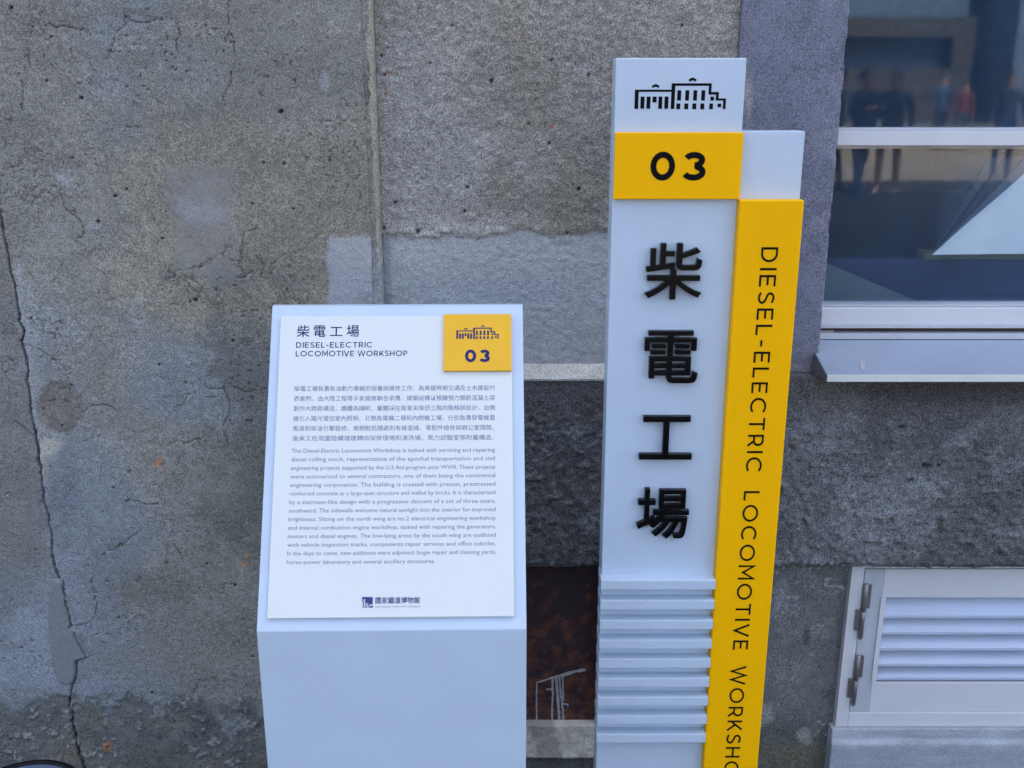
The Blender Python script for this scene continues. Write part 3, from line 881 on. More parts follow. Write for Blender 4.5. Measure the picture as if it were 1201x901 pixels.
# ------------------------------------------------------------------ louvred hatch
hat = link('louvred_hatch', box(x_h0, x_h0 + 0.026, 1.845, 1.90, zpx(852.5, 1.845), z_over + 0.012, 0.001), M['alu_light'], bld)
zh0 = zpx(852.5, 1.845)
zh1 = z_over + 0.011
link('frame_head', box(x_h0 + 0.0265, X_H1, 1.8465, 1.90, zpx(666.5, 1.8465), zh1), M['alu_light'], hat)
link('frame_foot', box(x_h0 + 0.0265, X_H1, 1.8455, 1.90, zh0, zpx(836, 1.8455), 0.001), M['alu_light'], hat)
link('frame_stile', box(X_H1 - 0.026, X_H1 + 0.001, 1.8452, 1.899, zh0, zh1), M['alu_light'], hat)
xd0 = x_h0 + 0.0285
xd1 = xd0 + 0.041
zd0, zd1 = zpx(834.8, 1.848), zpx(668, 1.848)
link('door_stile', box(xd0, xd1, 1.848, 1.885, zd0, zd1, 0.001), M['alu'], hat)
link('door_stile', box(X_H1 - 0.070, X_H1 - 0.029, 1.848, 1.885, zd0, zd1, 0.001), M['alu'], hat)
link('door_rail', box(xd1 + 0.0004, X_H1 - 0.0705, 1.8485, 1.884, zpx(701, 1.8485), zd1, 0.001), M['alu_light'], hat)
link('door_rail', box(xd1 + 0.0004, X_H1 - 0.0705, 1.8485, 1.884, zd0, zpx(801, 1.8485), 0.001), M['alu_light'], hat)
link('louvre_bead', box(xd1 - 0.003, xd1 + 0.007, 1.8445, 1.8478, zpx(801, 1.8445), zpx(701.5, 1.8445), 0.0008), M['alu_light'], hat)
xl0, xl1 = xd1 + 0.0005, X_H1 - 0.071
ytops = [(703, 725), (726.5, 744.2), (745.5, 763), (764.5, 781.5), (783, 797.5)]
for a, b in ytops:
    zt_, zb_ = zpx(a - 3, 1.875), zpx(b, 1.852)
    link('louvre_slat', prism([(1.876, zt_), (1.852, zb_ + 0.006), (1.852, zb_), (1.854, zb_), (1.8545, zb_ + 0.0055), (1.878, zt_ - 0.001)], xl0, xl1), M['slat'], hat)
link('louvre_back', box(xl0, xl1, 1.886, 1.8865, zpx(802, 1.886), zpx(699, 1.886)), M['dark'], hat)
def hinge(top, bot, up_leaf_right):
    a, b = P(*top, 1.838), P(*bot, 1.838)
    L = (a - b).length
    bm = bmesh.new()
    mid = (a + b) / 2
    for z0, z1 in ((0.0, 0.475), (0.49, 0.93)):
        bmesh.ops.create_cone(bm, cap_ends=True, segments=16, radius1=0.0050, radius2=0.0050, depth=L * (z1 - z0),
                              matrix=Matrix.Translation((mid.x, 1.8395, b.z + L * (z0 + z1) / 2)))
    for z0, r0, r1, h in ((0.95, 0.0052, 0.0035, 0.06), (-0.02, 0.003, 0.0052, 0.04)):
        bmesh.ops.create_cone(bm, cap_ends=True, segments=16, radius1=r0, radius2=r1, depth=L * h, matrix=Matrix.Translation((mid.x, 1.8395, b.z + L * z0)))
    hm = finish(bm, 0.0004, 1)
    hm.polygons.foreach_set('use_smooth', [True] * len(hm.polygons))
    hm.set_sharp_from_angle(angle=R(40))
    o = link('hinge', hm, M['steel'], hat)
    link('hinge_leaf', box(mid.x + 0.004, mid.x + 0.0135, 1.8425, 1.8465, b.z + L * 0.52, b.z + L * 0.95, 0.0006), M['steel'], hat)
    link('hinge_leaf', box(mid.x - 0.0145, mid.x - 0.004, 1.8405, 1.8445, b.z + L * 0.12, b.z + L * 0.50, 0.0006), M['steel'], hat)
hinge((1015, 684), (1011, 748), True)
hinge((1006, 768), (1002.5, 826), True)
# concrete step under the hatch
xs0 = P(977, 862, 1.83).x
def step_fn(X, Z, px, py):
    n = fbm(X, Z, 0.05, 4, 951)
    s = fbm(X * 0.2, Z, 0.02, 4, 957)
    c = np.zeros(X.shape + (3,)) + A(146, 157, 180)
    c = c * (0.82 + 0.36 * n)[..., None] * (0.8 + 0.4 * s)[..., None]
    c = mixc(c, A(126, 138, 162), sst(870, 880, py) * 0.6)
    return (n - 0.5) * -0.003 + (s - 0.5) * -0.002 - 0.006 * sst(866, 872, py), c, np.full(X.shape, 0.45)
wall_sheet('hatch_step', xs0, 1.15, 0.0, zh0 - 0.001, 1.838, 0.003, step_fn, M['plaster'], bld, 0.08)
wall_sheet('hatch_step', 1.15, X_H1, 0.0, zh0 - 0.001, 1.838, 0.02, step_fn, M['plaster'], bld, 0.08)

# ------------------------------------------------------------------ flat lettering
def ribbon(bm, pts, w, frame, h, base, closed=False):
    """a stroke of width w along local 2D points, mitred, raised by h from base; frame maps (x, y, n) to the world"""
    pts = [Vector(p) for p in pts]
    if closed:
        pts = pts[:-1] if (pts[0] - pts[-1]).length < 1e-7 else pts
    n = len(pts)
    Lft, Rgt = [], []
    for i in range(n):
        a = pts[i - 1] if (i > 0 or closed) else None
        b = pts[(i + 1) % n] if (i < n - 1 or closed) else None
        d1 = (pts[i] - a).normalized() if a is not None else None
        d2 = (b - pts[i]).normalized() if b is not None else None
        if d1 is None: d1 = d2
        if d2 is None: d2 = d1
        n1, n2 = Vector((-d1.y, d1.x)), Vector((-d2.y, d2.x))
        mtr = n1 + n2
        mtr = mtr.normalized() if mtr.length > 1e-6 else n1
        k = w * 0.5 / max(0.35, mtr.dot(n1))
        Lft.append(pts[i] + mtr * k)
        Rgt.append(pts[i] - mtr * k)
    top = lambda p: bm.verts.new(frame(p.x, p.y, base + h))
    bot = lambda p: bm.verts.new(frame(p.x, p.y, base))
    lt, rt = [top(p) for p in Lft], [top(p) for p in Rgt]
    lb, rb = [bot(p) for p in Lft], [bot(p) for p in Rgt]
    m = n if closed else n - 1
    for i in range(m):
        j = (i + 1) % n
        bm.faces.new((rt[i], rt[j], lt[j], lt[i]))
        bm.faces.new((lt[i], lt[j], lb[j], lb[i]))
        bm.faces.new((rt[j], rt[i], rb[i], rb[j]))
    if not closed:
        bm.faces.new((lt[0], lb[0], rb[0], rt[0]))
        bm.faces.new((rt[-1], rb[-1], lb[-1], lt[-1]))

def arc(cx, cy, rx, ry, a0, a1, n=18):
    return [(cx + rx * math.cos(R(a0 + (a1 - a0) * i / n)), cy + ry * math.sin(R(a0 + (a1 - a0) * i / n))) for i in range(n + 1)]

# geometric sans capitals: centre lines, cap height 1, (strokes, closed flags, advance width)
def glyph(ch, w):
    e = w / 2
    t, b = 1 - e, e
    if ch == 'D':
        return [[(e, 0), (e, 1)]] + [[(w, t), (0.36, t)] + arc(0.36, 0.5, 0.42 - e, 0.5 - e, 90, -90)[1:] + [(w, b)]], 0.82
    if ch == 'I':
        return [[(e, 0), (e, 1)]], w
    if ch == 'E':
        return [[(e, 0), (e, 1)], [(w, t), (0.60, t)], [(w, 0.51), (0.54, 0.51)], [(w, b), (0.61, b)]], 0.61
    if ch == 'L':
        return [[(e, 0), (e, 1)], [(w, b), (0.56, b)]], 0.56
    if ch == 'T':
        return [[(0, t), (0.70, t)], [(0.35, 0), (0.35, 1 - w)]], 0.70
    if ch == 'H':
        return [[(e, 0), (e, 1)], [(0.74 - e, 0), (0.74 - e, 1)], [(w, 0.51), (0.74 - w, 0.51)]], 0.74
    if ch == 'C':
        return [arc(0.5, 0.5, 0.5 - e, 0.5 - e, 47, 313, 30)], 0.88
    if ch == 'O':
        return [arc(0.51, 0.5, 0.51 - e, 0.5 - e, 0, 360, 40)], 1.02
    if ch == 'S':
        return [[(0.60, 0.86)] + arc(0.335, 0.735, 0.255 - e * 0.4, 0.265 - e, 62, 255, 16) + [(0.40, 0.485)] + arc(0.335, 0.265, 0.285 - e * 0.4, 0.265 - e, 65, -118, 16)[0:] + [(0.055, 0.16)]], 0.64
    if ch == 'R':
        return [[(e, 0), (e, 1)], [(w, t), (0.36, t)] + arc(0.36, 0.665, 0.29 - e, 0.335 - e, 90, -90)[1:] + [(w, 0.33 + e)], [(0.40, 0.34), (0.64, 0.0)]], 0.68
    if ch == 'P':
        return [[(e, 0), (e, 1)], [(w, t), (0.36, t)] + arc(0.36, 0.665, 0.29 - e, 0.335 - e, 90, -90)[1:] + [(w, 0.33 + e)]], 0.66
    if ch == 'M':
        return [[(e, 0), (e, 1), (0.45, 0.30), (0.90 - e, 1), (0.90 - e, 0)]], 0.90
    if ch == 'V':
        return [[(0.02, 1), (0.39, 0.03), (0.76, 1)]], 0.78
    if ch == 'W':
        return [[(0.02, 1), (0.31, 0.03), (0.59, 0.97), (0.87, 0.03), (1.16, 1)]], 1.18
    if ch == 'K':
        return [[(e, 0), (e, 1)], [(w * 0.9, 0.30), (0.62, 1)], [(0.30, 0.52), (0.68, 0)]], 0.68
    if ch == '-':
        return [[(0.02, 0.40), (0.36, 0.40)]], 0.38
    if ch == '0':
        return [arc(0.45, 0.5, 0.45 - e, 0.5 - e * 0.9, 0, 360, 40)], 0.9
    if ch == '3':
        return [arc(0.44, 0.715, 0.36 - e * .6, 0.285 - e, 158, -62, 22)[:] + [(0.40, 0.545)][:0],
                [(0.46, 0.535), (0.50, 0.535)] + arc(0.44, 0.29, 0.44 - e, 0.29 - e * 0.9, 62, -160, 22)], 0.88
    return [], 0.4

def letter_mesh(ch, w, frame, sx, sy, x0, h):
    bm = bmesh.new()
    strokes, adv = glyph(ch, w)
    for i, s in enumerate(strokes):
        closed = ch in 'O0'
        # ribbon is built in unit space so that the stroke weight follows the scale
        ribbon(bm, s, w, lambda x, y, n: frame(x0 + x * sx, y * sy, n), h, i * 0.00004, closed)
    bmesh.ops.recalc_face_normals(bm, faces=bm.faces[:])
    return finish(bm, 0, smooth=False), adv

def layout(text, gap, space):
    """pen positions in cap heights"""
    x, out = 0.0, []
    for ch in text:
        if ch == ' ':
            x += space
            continue
        adv = glyph(ch, 0.1)[1]
        out.append((ch, x))
        x += adv + gap
    return out, x - gap

def font_mesh(body, offset=0.0, extrude=0.0, bevel=0.0, res=3):
    cu = bpy.data.curves.new('font', 'FONT')
    cu.body = body
    cu.size = 1.0
    cu.offset = offset
    cu.extrude = extrude
    cu.bevel_depth = bevel
    cu.bevel_resolution = 1
    cu.resolution_u = res
    o = bpy.data.objects.new('font', cu)
    C.objects.link(o)
    bpy.context.view_layer.update()
    m = bpy.data.meshes.new_from_object(o.evaluated_get(bpy.context.evaluated_depsgraph_get()))
    bpy.data.objects.remove(o)
    bpy.data.curves.remove(cu)
    return m

def place_text(m, frame, x0, x1, y0, y1, n=0.0, sn=1.0):
    """stretch the text mesh so that its ink fills x0..x1, y0..y1 of the frame (y None keeps the aspect)"""
    co = np.empty(len(m.vertices) * 3)
    m.vertices.foreach_get('co', co)
    co = co.reshape(-1, 3)
    a, b = co.min(0), co.max(0)
    sx = (x1 - x0) / (b[0] - a[0])
    sy = sx if y1 is None else (y1 - y0) / (b[1] - a[1])
    for v, c in zip(m.vertices, co):
        v.co = frame(x0 + (c[0] - a[0]) * sx, y0 + (c[1] - a[1]) * sy, n + (c[2] - a[2]) * sn)
    m.update()
    return m

def place_line(m, frame, x0, x1, base, size_y, n):
    """a line of small print: width from x0 to x1, letters of size size_y standing on base"""
    co = np.empty(len(m.vertices) * 3)
    m.vertices.foreach_get('co', co)
    co = co.reshape(-1, 3)
    a, b = co[:, 0].min(), co[:, 0].max()
    sx = (x1 - x0) / (b - a)
    for v, c in zip(m.vertices, co):
        v.co = frame(x0 + (c[0] - a) * sx, base + c[1] * size_y, n)
    m.update()
    return m

ICON_R = [(75, 100, 148, 272), (100, 316, 148, 162), (316, 340, 108, 272), (340, 580, 108, 124), (562, 580, 124, 180), (580, 630, 163, 180), (612, 630, 180, 218), (630, 680, 204, 218), (662, 680, 218, 272),
          (114, 140, 192, 270), (154, 180, 192, 270), (193, 220, 192, 230), (233, 258, 192, 270), (273, 299, 192, 270)]
for xx in (356, 409, 462, 515):
    ICON_R += [(xx, xx + 25, 152, 218), (xx - 3, xx + 23, 236, 273)]
ICON_R += [(576, 600, 193, 218), (572, 596, 236, 273), (626, 650, 237, 260)]
def icon_mesh(frame, x0, y0, s, h):
    """the little workshop emblem: drawn 605 x 200 units, lower left corner at (x0, y0)"""
    bm = bmesh.new()
    def poly(pts, k):
        f = [bm.verts.new(frame(x0 + (x - 75) * s, y0 + (273 - y) * s, h + k)) for x, y in pts]
        r_ = [bm.verts.new(frame(x0 + (x - 75) * s, y0 + (273 - y) * s, 0)) for x, y in pts]
        bm.faces.new(f)
        for i in range(len(f)):
            bm.faces.new((f[i], f[(i + 1) % len(f)], r_[(i + 1) % len(f)], r_[i]))
    for x_0, x_1, y_0, y_1 in ICON_R:
        poly([(x_0, y_1), (x_1, y_1), (x_1, y_0), (x_0, y_0)], 0)
    for ox, oy in ((0, 0), (242, -41)):
        poly([(185 + ox, 125 + oy), (203 + ox, 114 + oy), (218 + ox, 114 + oy), (236 + ox, 125 + oy), (233 + ox, 138 + oy), (211 + ox, 130 + oy), (188 + ox, 138 + oy)], 0)
    return finish(bm, 0, smooth=False)

# ------------------------------------------------------------------ pillar sign
YP = 1.55
pil = thing('pillar_sign', 'tall white pillar sign with raised black characters and a yellow side panel lettered downwards', 'sign', (P(800, 500, YP).x, YP + 0.03, 0))
cx0, cx1 = P(722.5, 68, YP).x, P(876, 68, YP).x
zp1 = P(800, 68, YP).z
link('column', box(cx0, cx1, YP, YP + 0.05, 0, zp1, 0.0022, 3), M['white'], pil)
bx1 = P(944.5, 155, YP + 0.004).x
zb1 = P(900, 154, YP + 0.004).z
link('side_column', box(cx1 + 0.0006, bx1, YP + 0.004, YP + 0.048, 0, zb1, 0.002, 3), M['white'], pil)
YN = YP - 0.010
npl = link('number_plate', box(P(720.5, 195, YN).x, P(870.5, 190, YN).x, YN, YP - 0.0004, P(795, 234, YN).z, P(795, 155.5, YN).z, 0.0016, 3), M['yellow'], pil)
YY = YP - 0.017
yel = link('yellow_panel', box(P(868, 236, YY).x, P(943.5, 236, YY).x, YY, YP + 0.0035, 0.02, P(905, 235, YY).z, 0.002, 3), M['yellow'], pil)

def front(px, py, Y):
    o = P(px, py, Y)
    return lambda x, y, n: Vector((o.x + x, Y - n, o.z + y))
def psz(px, py, Y):                     # metres per pixel across the plane there
    return (P(px + 1, py, Y) - P(px, py, Y)).length
def vsz(px, py, Y):
    return abs(P(px, py + 1, Y).z - P(px, py, Y).z)

# digits 0 3
fr = front(762.2, 211.5, YN)
s = vsz(795, 195, YN)
zdig = 33.2 * s
for ch, xo in (('0', 0.0), ('3', 36.8)):
    m_, adv = letter_mesh(ch, 0.215, fr, zdig * 0.985, zdig, xo * psz(795, 195, YN), 0.0006)
    link('digit', m_, M['ink_dark'], npl)
fr = front(744, 128.2, YP)
link('emblem', icon_mesh(fr, 0, 0, 107 * psz(800, 120, YP) / 605, 0.0005), M['ink_dark'], pil)

# the four raised characters
for ch, x0, x1, y0, y1 in (('柴', 755.5, 822.5, 285.5, 351.5), ('電', 754.5, 817.5, 388.5, 449.5), ('工', 749.5, 811, 488.5, 539), ('場', 745.5, 806.5, 573.5, 632)):
    YC = YP - 0.010
    m_ = font_mesh(ch, offset=0.005, extrude=0.02, bevel=0.004, res=4)
    a, b = P(x0, y1, YC), P((x0 + x1) / 2, y0, YC)
    xr = P(x1, y1, YC).x
    fr = lambda x, y, n: Vector((x, YP - 0.0008 - n, y))
    place_text(m_, fr, a.x, xr, a.z, b.z, 0.0, 0.011 / 0.048)
    link('raised_character', m_, M['black'], pil)

# nine horizontal fins
zf0 = P(770, 681.2, YP - 0.022).z
zf9 = P(770, 871.0, YP - 0.022).z
pitch = (zf0 - zf9) / (8 + 0.44)
xm = (cx0 + cx1) / 2
fh = pitch * 0.44
fin_mesh = box(-(cx1 - cx0) / 2 - 0.0025, (cx1 - cx0) / 2 - 0.0008, -0.0220, 0.030, -fh, 0.0, 0.0007, 2)
for i in range(9):
    o = link('fin', fin_mesh, None, pil)
    if i == 0:
        fin_mesh.materials.append(M['white'])
    o.location = (xm, YP, zf0 - i * pitch)

# lettering down the yellow panel: letter tops point right
lo, total = layout('DIESEL-ELECTRIC LOCOMOTIVE WORKSHOP', 0.265, 0.86)
xc = P(902.3, 300, YY).x
caph = 19.6 * psz(902, 300, YY)
zt0 = P(902, 290, YY).z
zt1 = P(872, 762, YY).z                # foot of the E that ends the second word
endE = [p for p in lo][24]
span = endE[1] + glyph('E', 0.1)[1]
kk = (zt0 - zt1) / span
fr = lambda x, y, n: Vector((xc - caph / 2 + y, YY - n, zt0 - x))
for ch, xo in lo:
    m_, adv = letter_mesh(ch, 0.12, fr, kk, caph, xo * kk, 0.0005)
    link('letter', m_, M['ink_dark'], yel)

# ------------------------------------------------------------------ information stand
DB, ZTOP_PX = 1.30, 359.0
YAW = R(1.0)
bl = P(300.8, 741, DB)
d_ = ray(617.6, 738.4)
ux = Vector((math.cos(YAW), math.sin(YAW), 0))
nrm = Vector((math.sin(YAW), -math.cos(YAW), 0))       # front normal
t_ = (bl - Vector((0, 0, HC))).dot(nrm) / d_.dot(nrm)
br = Vector((0, 0, HC)) + d_ * t_
SW = (br - bl).dot(ux)
zf = bl.z
# top edge: same width seen 294 px wide
bestk = None
for k in range(1, 400):
    D = DB + k * 0.001
    tl = P(318.5, ZTOP_PX, D)
    w = P(612.5, ZTOP_PX - 1, D).x - tl.x
    if bestk is None or abs(w - SW) < bestk[0]:
        bestk = (abs(w - SW), D, tl)
tl = bestk[2]
run = bestk[1] - DB
zt_s = tl.z
st = thing('info_stand', 'white sloping information stand with a printed text panel beside the pillar sign', 'information stand', ((bl + br) / 2 * 1.0).to_tuple()[:2] + (0,))
back = Vector((-math.sin(YAW), math.cos(YAW), 0))
def SB(u, d, z):                        # stand space: along the front edge, back from it, height
    return Vector((bl.x, bl.y, 0)) + ux * u + back * d + Vector((0, 0, z))
bm = bmesh.new()
prof = [(0, 0.0), (0, zf), (run, zt_s), (run + 0.012, zt_s), (run + 0.012, 0.0)]
a = [bm.verts.new(SB(0, d, z)) for d, z in prof]
b = [bm.verts.new(SB(SW, d, z)) for d, z in prof]
bm.faces.new(a); bm.faces.new(b[::-1])
for i in range(5):
    bm.faces.new((a[i], b[i], b[(i + 1) % 5], a[(i + 1) % 5]))
link('body', finish(bm, 0.0018, 3), M['white'], st)
vdir = Vector((0, 0, 0)) + back * run + Vector((0, 0, zt_s - zf))
PL = vdir.length
vdir.normalize()
pn = ux.cross(vdir).normalized()
if pn.y > 0:
    pn = -pn
O_ = SB(0, 0, zf)
def panel(u, v, n):
    return O_ + ux * u + vdir * v + pn * n
def uv(px, py, n=0.0):                  # pixel -> place on the sloping face
    d = ray(px, py)
    o = O_ + pn * n
    t = (o - Vector((0, 0, HC))).dot(pn) / d.dot(pn)
    q = Vector((0, 0, HC)) + d * t - O_
    return q.dot(ux), q.dot(vdir)
T = 0.006
def slab(name, u0, u1, v0, v1, n0, n1, mat, parent, bev):
    bm = bmesh.new()
    vs_ = [bm.verts.new(panel(u, v, n)) for n in (n0, n1) for u, v in ((u0, v0), (u1, v0), (u1, v1), (u0, v1))]
    for f in ((0, 3, 2, 1), (4, 5, 6, 7), (0, 1, 5, 4), (1, 2, 6, 5), (2, 3, 7, 6), (3, 0, 4, 7)):
        bm.faces.new([vs_[i] for i in f])
    return link(name, finish(bm, bev), mat, parent)
pu0, pv1 = uv(329.6, 371.3, T)
pu1 = uv(603.2, 722.8, T)[0]
pv0 = (uv(313.2, 725.6, T)[1] + uv(603.6, 722.8, T)[1]) / 2
pu0 = (pu0 + uv(313.2, 725.6, T)[0]) / 2
plate = slab('text_panel', pu0, pu1, pv0, pv1, 0.0008, T, M['plate'], st, 0.0006)
T2 = T + 0.006
tu0, tv1 = uv(520.6, 368.6, T2)
tu1, tv0 = uv(600.0, 434.8, T2)
tile = slab('number_tile', tu0, tu1, tv0, tv1, T + 0.0002, T2, M['tile'], st, 0.0008)
NT = T2 + 0.0
fr = lambda x, y, n: panel(x, y, T2 + n)
i0 = uv(535.2, 397.8, T2)
i1 = uv(585.0, 397.8, T2)
link('emblem', icon_mesh(lambda x, y, n: panel(x, y * 1.02, T2 + n), i0[0], i0[1] / 1.02, (i1[0] - i0[0]) / 605, 0.0004), M['navy'], tile)
d0 = uv(545.6, 424.7, T2)
d1 = uv(545.6, 410.4, T2)
hh = d1[1] - d0[1]
for ch, xx in (('0', 545.4), ('3', 561.8)):
    u_ = uv(xx, 424.5, T2)[0]
    m_, adv = letter_mesh(ch, 0.24, lambda x, y, n: panel(u_ + x, d0[1] + y, T2 + n), hh * 0.98, hh, 0, 0.0004)
    link('digit', m_, M['navy'], tile)
EP = 0.00025
pf = lambda x, y, n: panel(x, y, T + n)
# title
for ch, x0, x1, y0, y1 in (('柴', 348, 363.5, 381.5, 395.7), ('電', 367.6, 382.4, 381.8, 395.3), ('工', 387, 402, 383.6, 394.2), ('場', 406.2, 421.6, 381.3, 395.4)):
    u0_, v0_ = uv(x0, y1, T)
    u1_, v1_ = uv(x1, y0, T)
    link('title_character', place_text(font_mesh(ch, 0.008), pf, u0_, u1_, v0_, v1_, EP, 0), M['navy'], plate)
def heading(text, x0, x1, ybase, ytop):
    l2, tot = layout(text, 0.20, 0.42)
    u0_, v0_ = uv(x0, ybase, T)
    u1_, _ = uv(x1, ybase, T)
    v1_ = uv(x0, ytop, T)[1]
    k = (u1_ - u0_) / tot
    bm = bmesh.new()
    for ch, xo in l2:
        for i, s_ in enumerate(glyph(ch, 0.15)[0]):
            ribbon(bm, s_, 0.15, lambda x, y, n: panel(u0_ + (xo + x) * k, v0_ + y * (v1_ - v0_), T + n), EP, i * 0.00003, ch == 'O')
    bmesh.ops.recalc_face_normals(bm, faces=bm.faces[:])
    link('heading', finish(bm, 0, smooth=False), M['navy'], plate)
heading('DIESEL-ELECTRIC', 347.2, 436.6, 408.0, 401.6)
heading('LOCOMOTIVE WORKSHOP', 346.7, 477.8, 418.2, 411.8)
ZH = ['柴電工場負責柴油動力車輛的保養與維修工作，為美援時期交通及土木建設代', '表案例，由大陸工程等多家廠商聯合承攬。建築結構以預鑄預力鋼筋混凝土梁', '製作大跨距構造，牆體為磚砌；量體採往南漸次降低三階的階梯狀設計，由側',
      '牆引入陽光增加室內照明。北側為電機二場和內燃機工場，分別負責發電機暨', '馬達和柴油引擎檢修。南側較低矮處則有檢查線、零配件檢修與辦公室隔間。', '後來又在周圍陸續增建轉向架修理場和清洗場、馬力試驗室等附屬構造。']
for i, tx in enumerate(ZH):
    yc = 456.0 + i * 11.66
    xl = 345.0 - i * 0.42
    xr = 580.6
    u0_, v0_ = uv(xl, yc + 2.7, T)
    u1_, _ = uv(xr if tx[-1] not in '。' else xr - 1.5, yc + 2.7, T)
    sz = abs(uv(xl, yc + 3.4, T)[1] - uv(xl, yc - 3.5, T)[1])
    link('chinese_text_line', place_line(font_mesh(tx, 0.0, res=1), pf, u0_, u1_, v0_, sz, EP), M['ink'], plate)
EN = ['The Diesel-Electric Locomotive Workshop is tasked with servicing and repairing', 'diesel rolling stock, representative of the epochal transportation and civil', 'engineering projects supported by the U.S Aid program post WWII. These projects',
      'were outsourced to several contractors, one of them being the continental', 'engineering corporation. The building is created with precast, prestressed', 'reinforced concrete as a large-span structure and walled by bricks. It is characterized',
      'by a staircase-like design with a progressive descent of a set of three stairs,', 'southward. The sidewalls welcome natural sunlight into the interior for improved', 'brightness. Sitting on the north wing are no.2 electrical engineering workshop',
      'and internal combustion engine workshop, tasked with repairing the generators,', 'motors and diesel engines. The low-lying areas by the south wing are outfitted', 'with vehicle inspection tracks, components repair services and office cubicles.',
      'In the days to come, new additions were adjoined: bogie repair and cleaning yards,', 'horse-power laboratory and several ancillary structures.']
for i, tx in enumerate(EN):
    yb = 531.3 + i * 10.02 + (0.3 if i == 13 else 0)
    xl = 341.8 - i * 0.43
    xr = 580.6 + i * 0.1 if i < 13 else 510.2
    u0_, v0_ = uv(xl, yb, T)
    u1_, _ = uv(xr, yb - i * 0.0, T)
    sz = abs(uv(xl, yb, T)[1] - uv(xl, yb - 7.0, T)[1])
    link('english_text_line', place_line(font_mesh(tx, 0.0, res=2), pf, u0_, u1_, v0_, sz, EP), M['ink'], plate)
# museum logo: square mark with pale vertical strokes, name in Chinese and English
bm = bmesh.new()
def logo_quad(x0, x1, y0, y1, n, sl=0.0):
    pts = [uv(x0, y1, T), uv(x1, y1, T), uv(x1, y0 - sl, T), uv(x0, y0, T)]
    bm.faces.new([bm.verts.new(panel(u, v, T + n)) for u, v in pts])
logo_quad(424.6, 437.2, 700.3, 712.9, EP)
link('logo_mark', finish(bm, 0, smooth=False), M['blue_ink'], plate)
bm = bmesh.new()
for x0, x1, y0, sl in ((424.9, 425.9, 705.6, 0.8), (427.0, 428.0, 704.9, -.5), (429.0, 429.9, 706.6, -.4), (430.9, 431.8, 707.6, -.4), (432.8, 433.5, 709, -.3)):
    logo_quad(x0, x1, y0, 712.6, EP + 0.0001, sl)
logo_quad(434.4, 436.6, 708.9, 710.9, EP + 0.0001)
logo_quad(426.2, 428.4, 703.4, 704.6, EP + 0.0001, 0.6)
link('logo_stroke', finish(bm, 0, smooth=False), M['plate'], plate)
u0_, v0_ = uv(440.2, 708.3, T)
u1_, v1_ = uv(492.6, 700.0, T)
link('logo_name', place_text(font_mesh('國家鐵道博物館', 0.014, res=2), pf, u0_, u1_, v0_, v1_, EP, 0), M['blue_ink'], plate)
u0_, v0_ = uv(440.4, 712.7, T)
u1_, v1_ = uv(492.6, 710.7, T)
link('logo_name', place_text(font_mesh('NATIONAL  RAILWAY  MUSEUM', 0.0, res=2), pf, u0_, u1_, v0_, v1_, EP, 0), M['blue_ink'], plate)

# ------------------------------------------------------------------ round black-rimmed bin at the lower left
zb_ = 0.30
pb = P(52, 890.6, 1.45)
d_ = ray(52, 889.6)
t_ = (zb_ - HC) / d_.z
top = Vector((0, 0, HC)) + d_ * t_
RB = 0.108
bc = Vector((top.x, top.y - RB, 0))
binr = thing('round_bin', 'low round black-rimmed bin with lid tinted like the mirrored sky below the cracked wall', 'bin', bc)
def lathe(prof, seg, c):
    V, Fc = [], []
    for r, z in prof:
        for i in range(seg):
            t = 2 * math.pi * i / seg
            V.append((c.x + r * math.cos(t), c.y + r * math.sin(t), z))
    n = len(prof)
    for k in range(n - 1):
        for i in range(seg):
            j = (i + 1) % seg
            Fc.append((k * seg + i, k * seg + j, (k + 1) * seg + j, (k + 1) * seg + i))
    m = mesh_from(V, Fc)
    m.polygons.foreach_set('use_smooth', [True] * len(m.polygons))
    m.set_sharp_from_angle(angle=R(45))
    return m
link('rim', lathe([(RB - 0.0115, zb_ - 0.010), (RB - 0.0115, zb_ - 0.002), (RB - 0.0095, zb_), (RB - 0.003, zb_), (RB, zb_ - 0.003), (RB, zb_ - 0.03), (RB - 0.004, zb_ - 0.032)], 64, bc), M['rubber'], binr)
link('shell', lathe([(0.0005, 0.0), (RB - 0.02, 0.0), (RB - 0.005, zb_ - 0.025)], 64, bc), M['rubber'], binr)
link('lid', lathe([(RB - 0.0116, zb_ - 0.004), (RB * 0.6, zb_ - 0.0022), (0.0005, zb_ - 0.001)], 64, bc), paint('sky_tinted_lid', (0.10, 0.14, 0.21), 0.25, 0.04, 0.0), binr)  # lid colour holds the blue of the sky mirrored in its gloss

# ------------------------------------------------------------------ behind the window: sheet standing in for glare, panel, and board added for shading
YI = 2.16
def sheeting(ends, wave):
    bm = bmesh.new()
    apex = P(1093, 299, YI)
    vs_ = []
    N = 14
    for (x, y, dp) in ends:
        e = P(x, y, YI)
        row = []
        for i in range(1, N + 1):
            t = i / N
            p = apex.lerp(e, t)
            p.y = YI + dp * t + wave * math.sin(7 * t + x) + 0.35 * max(0.0, p.z - apex.z)
            row.append(bm.verts.new(p))
        vs_.append(row)
    a_ = bm.verts.new(apex)
    for r0, r1 in zip(vs_[:-1], vs_[1:]):
        bm.faces.new((a_, r0[0], r1[0]))
        for i in range(N - 1):
            bm.faces.new((r0[i], r0[i + 1], r1[i + 1], r1[i]))
    m_ = finish(bm, 0, smooth=False)
    m_.polygons.foreach_set('use_smooth', [True] * len(m_.polygons))
    return m_
sh = thing('glare_sheet', 'pale blue sheet with fanned folds standing in for glare in the lower window pane', 'sheet', P(1200, 296, YI))
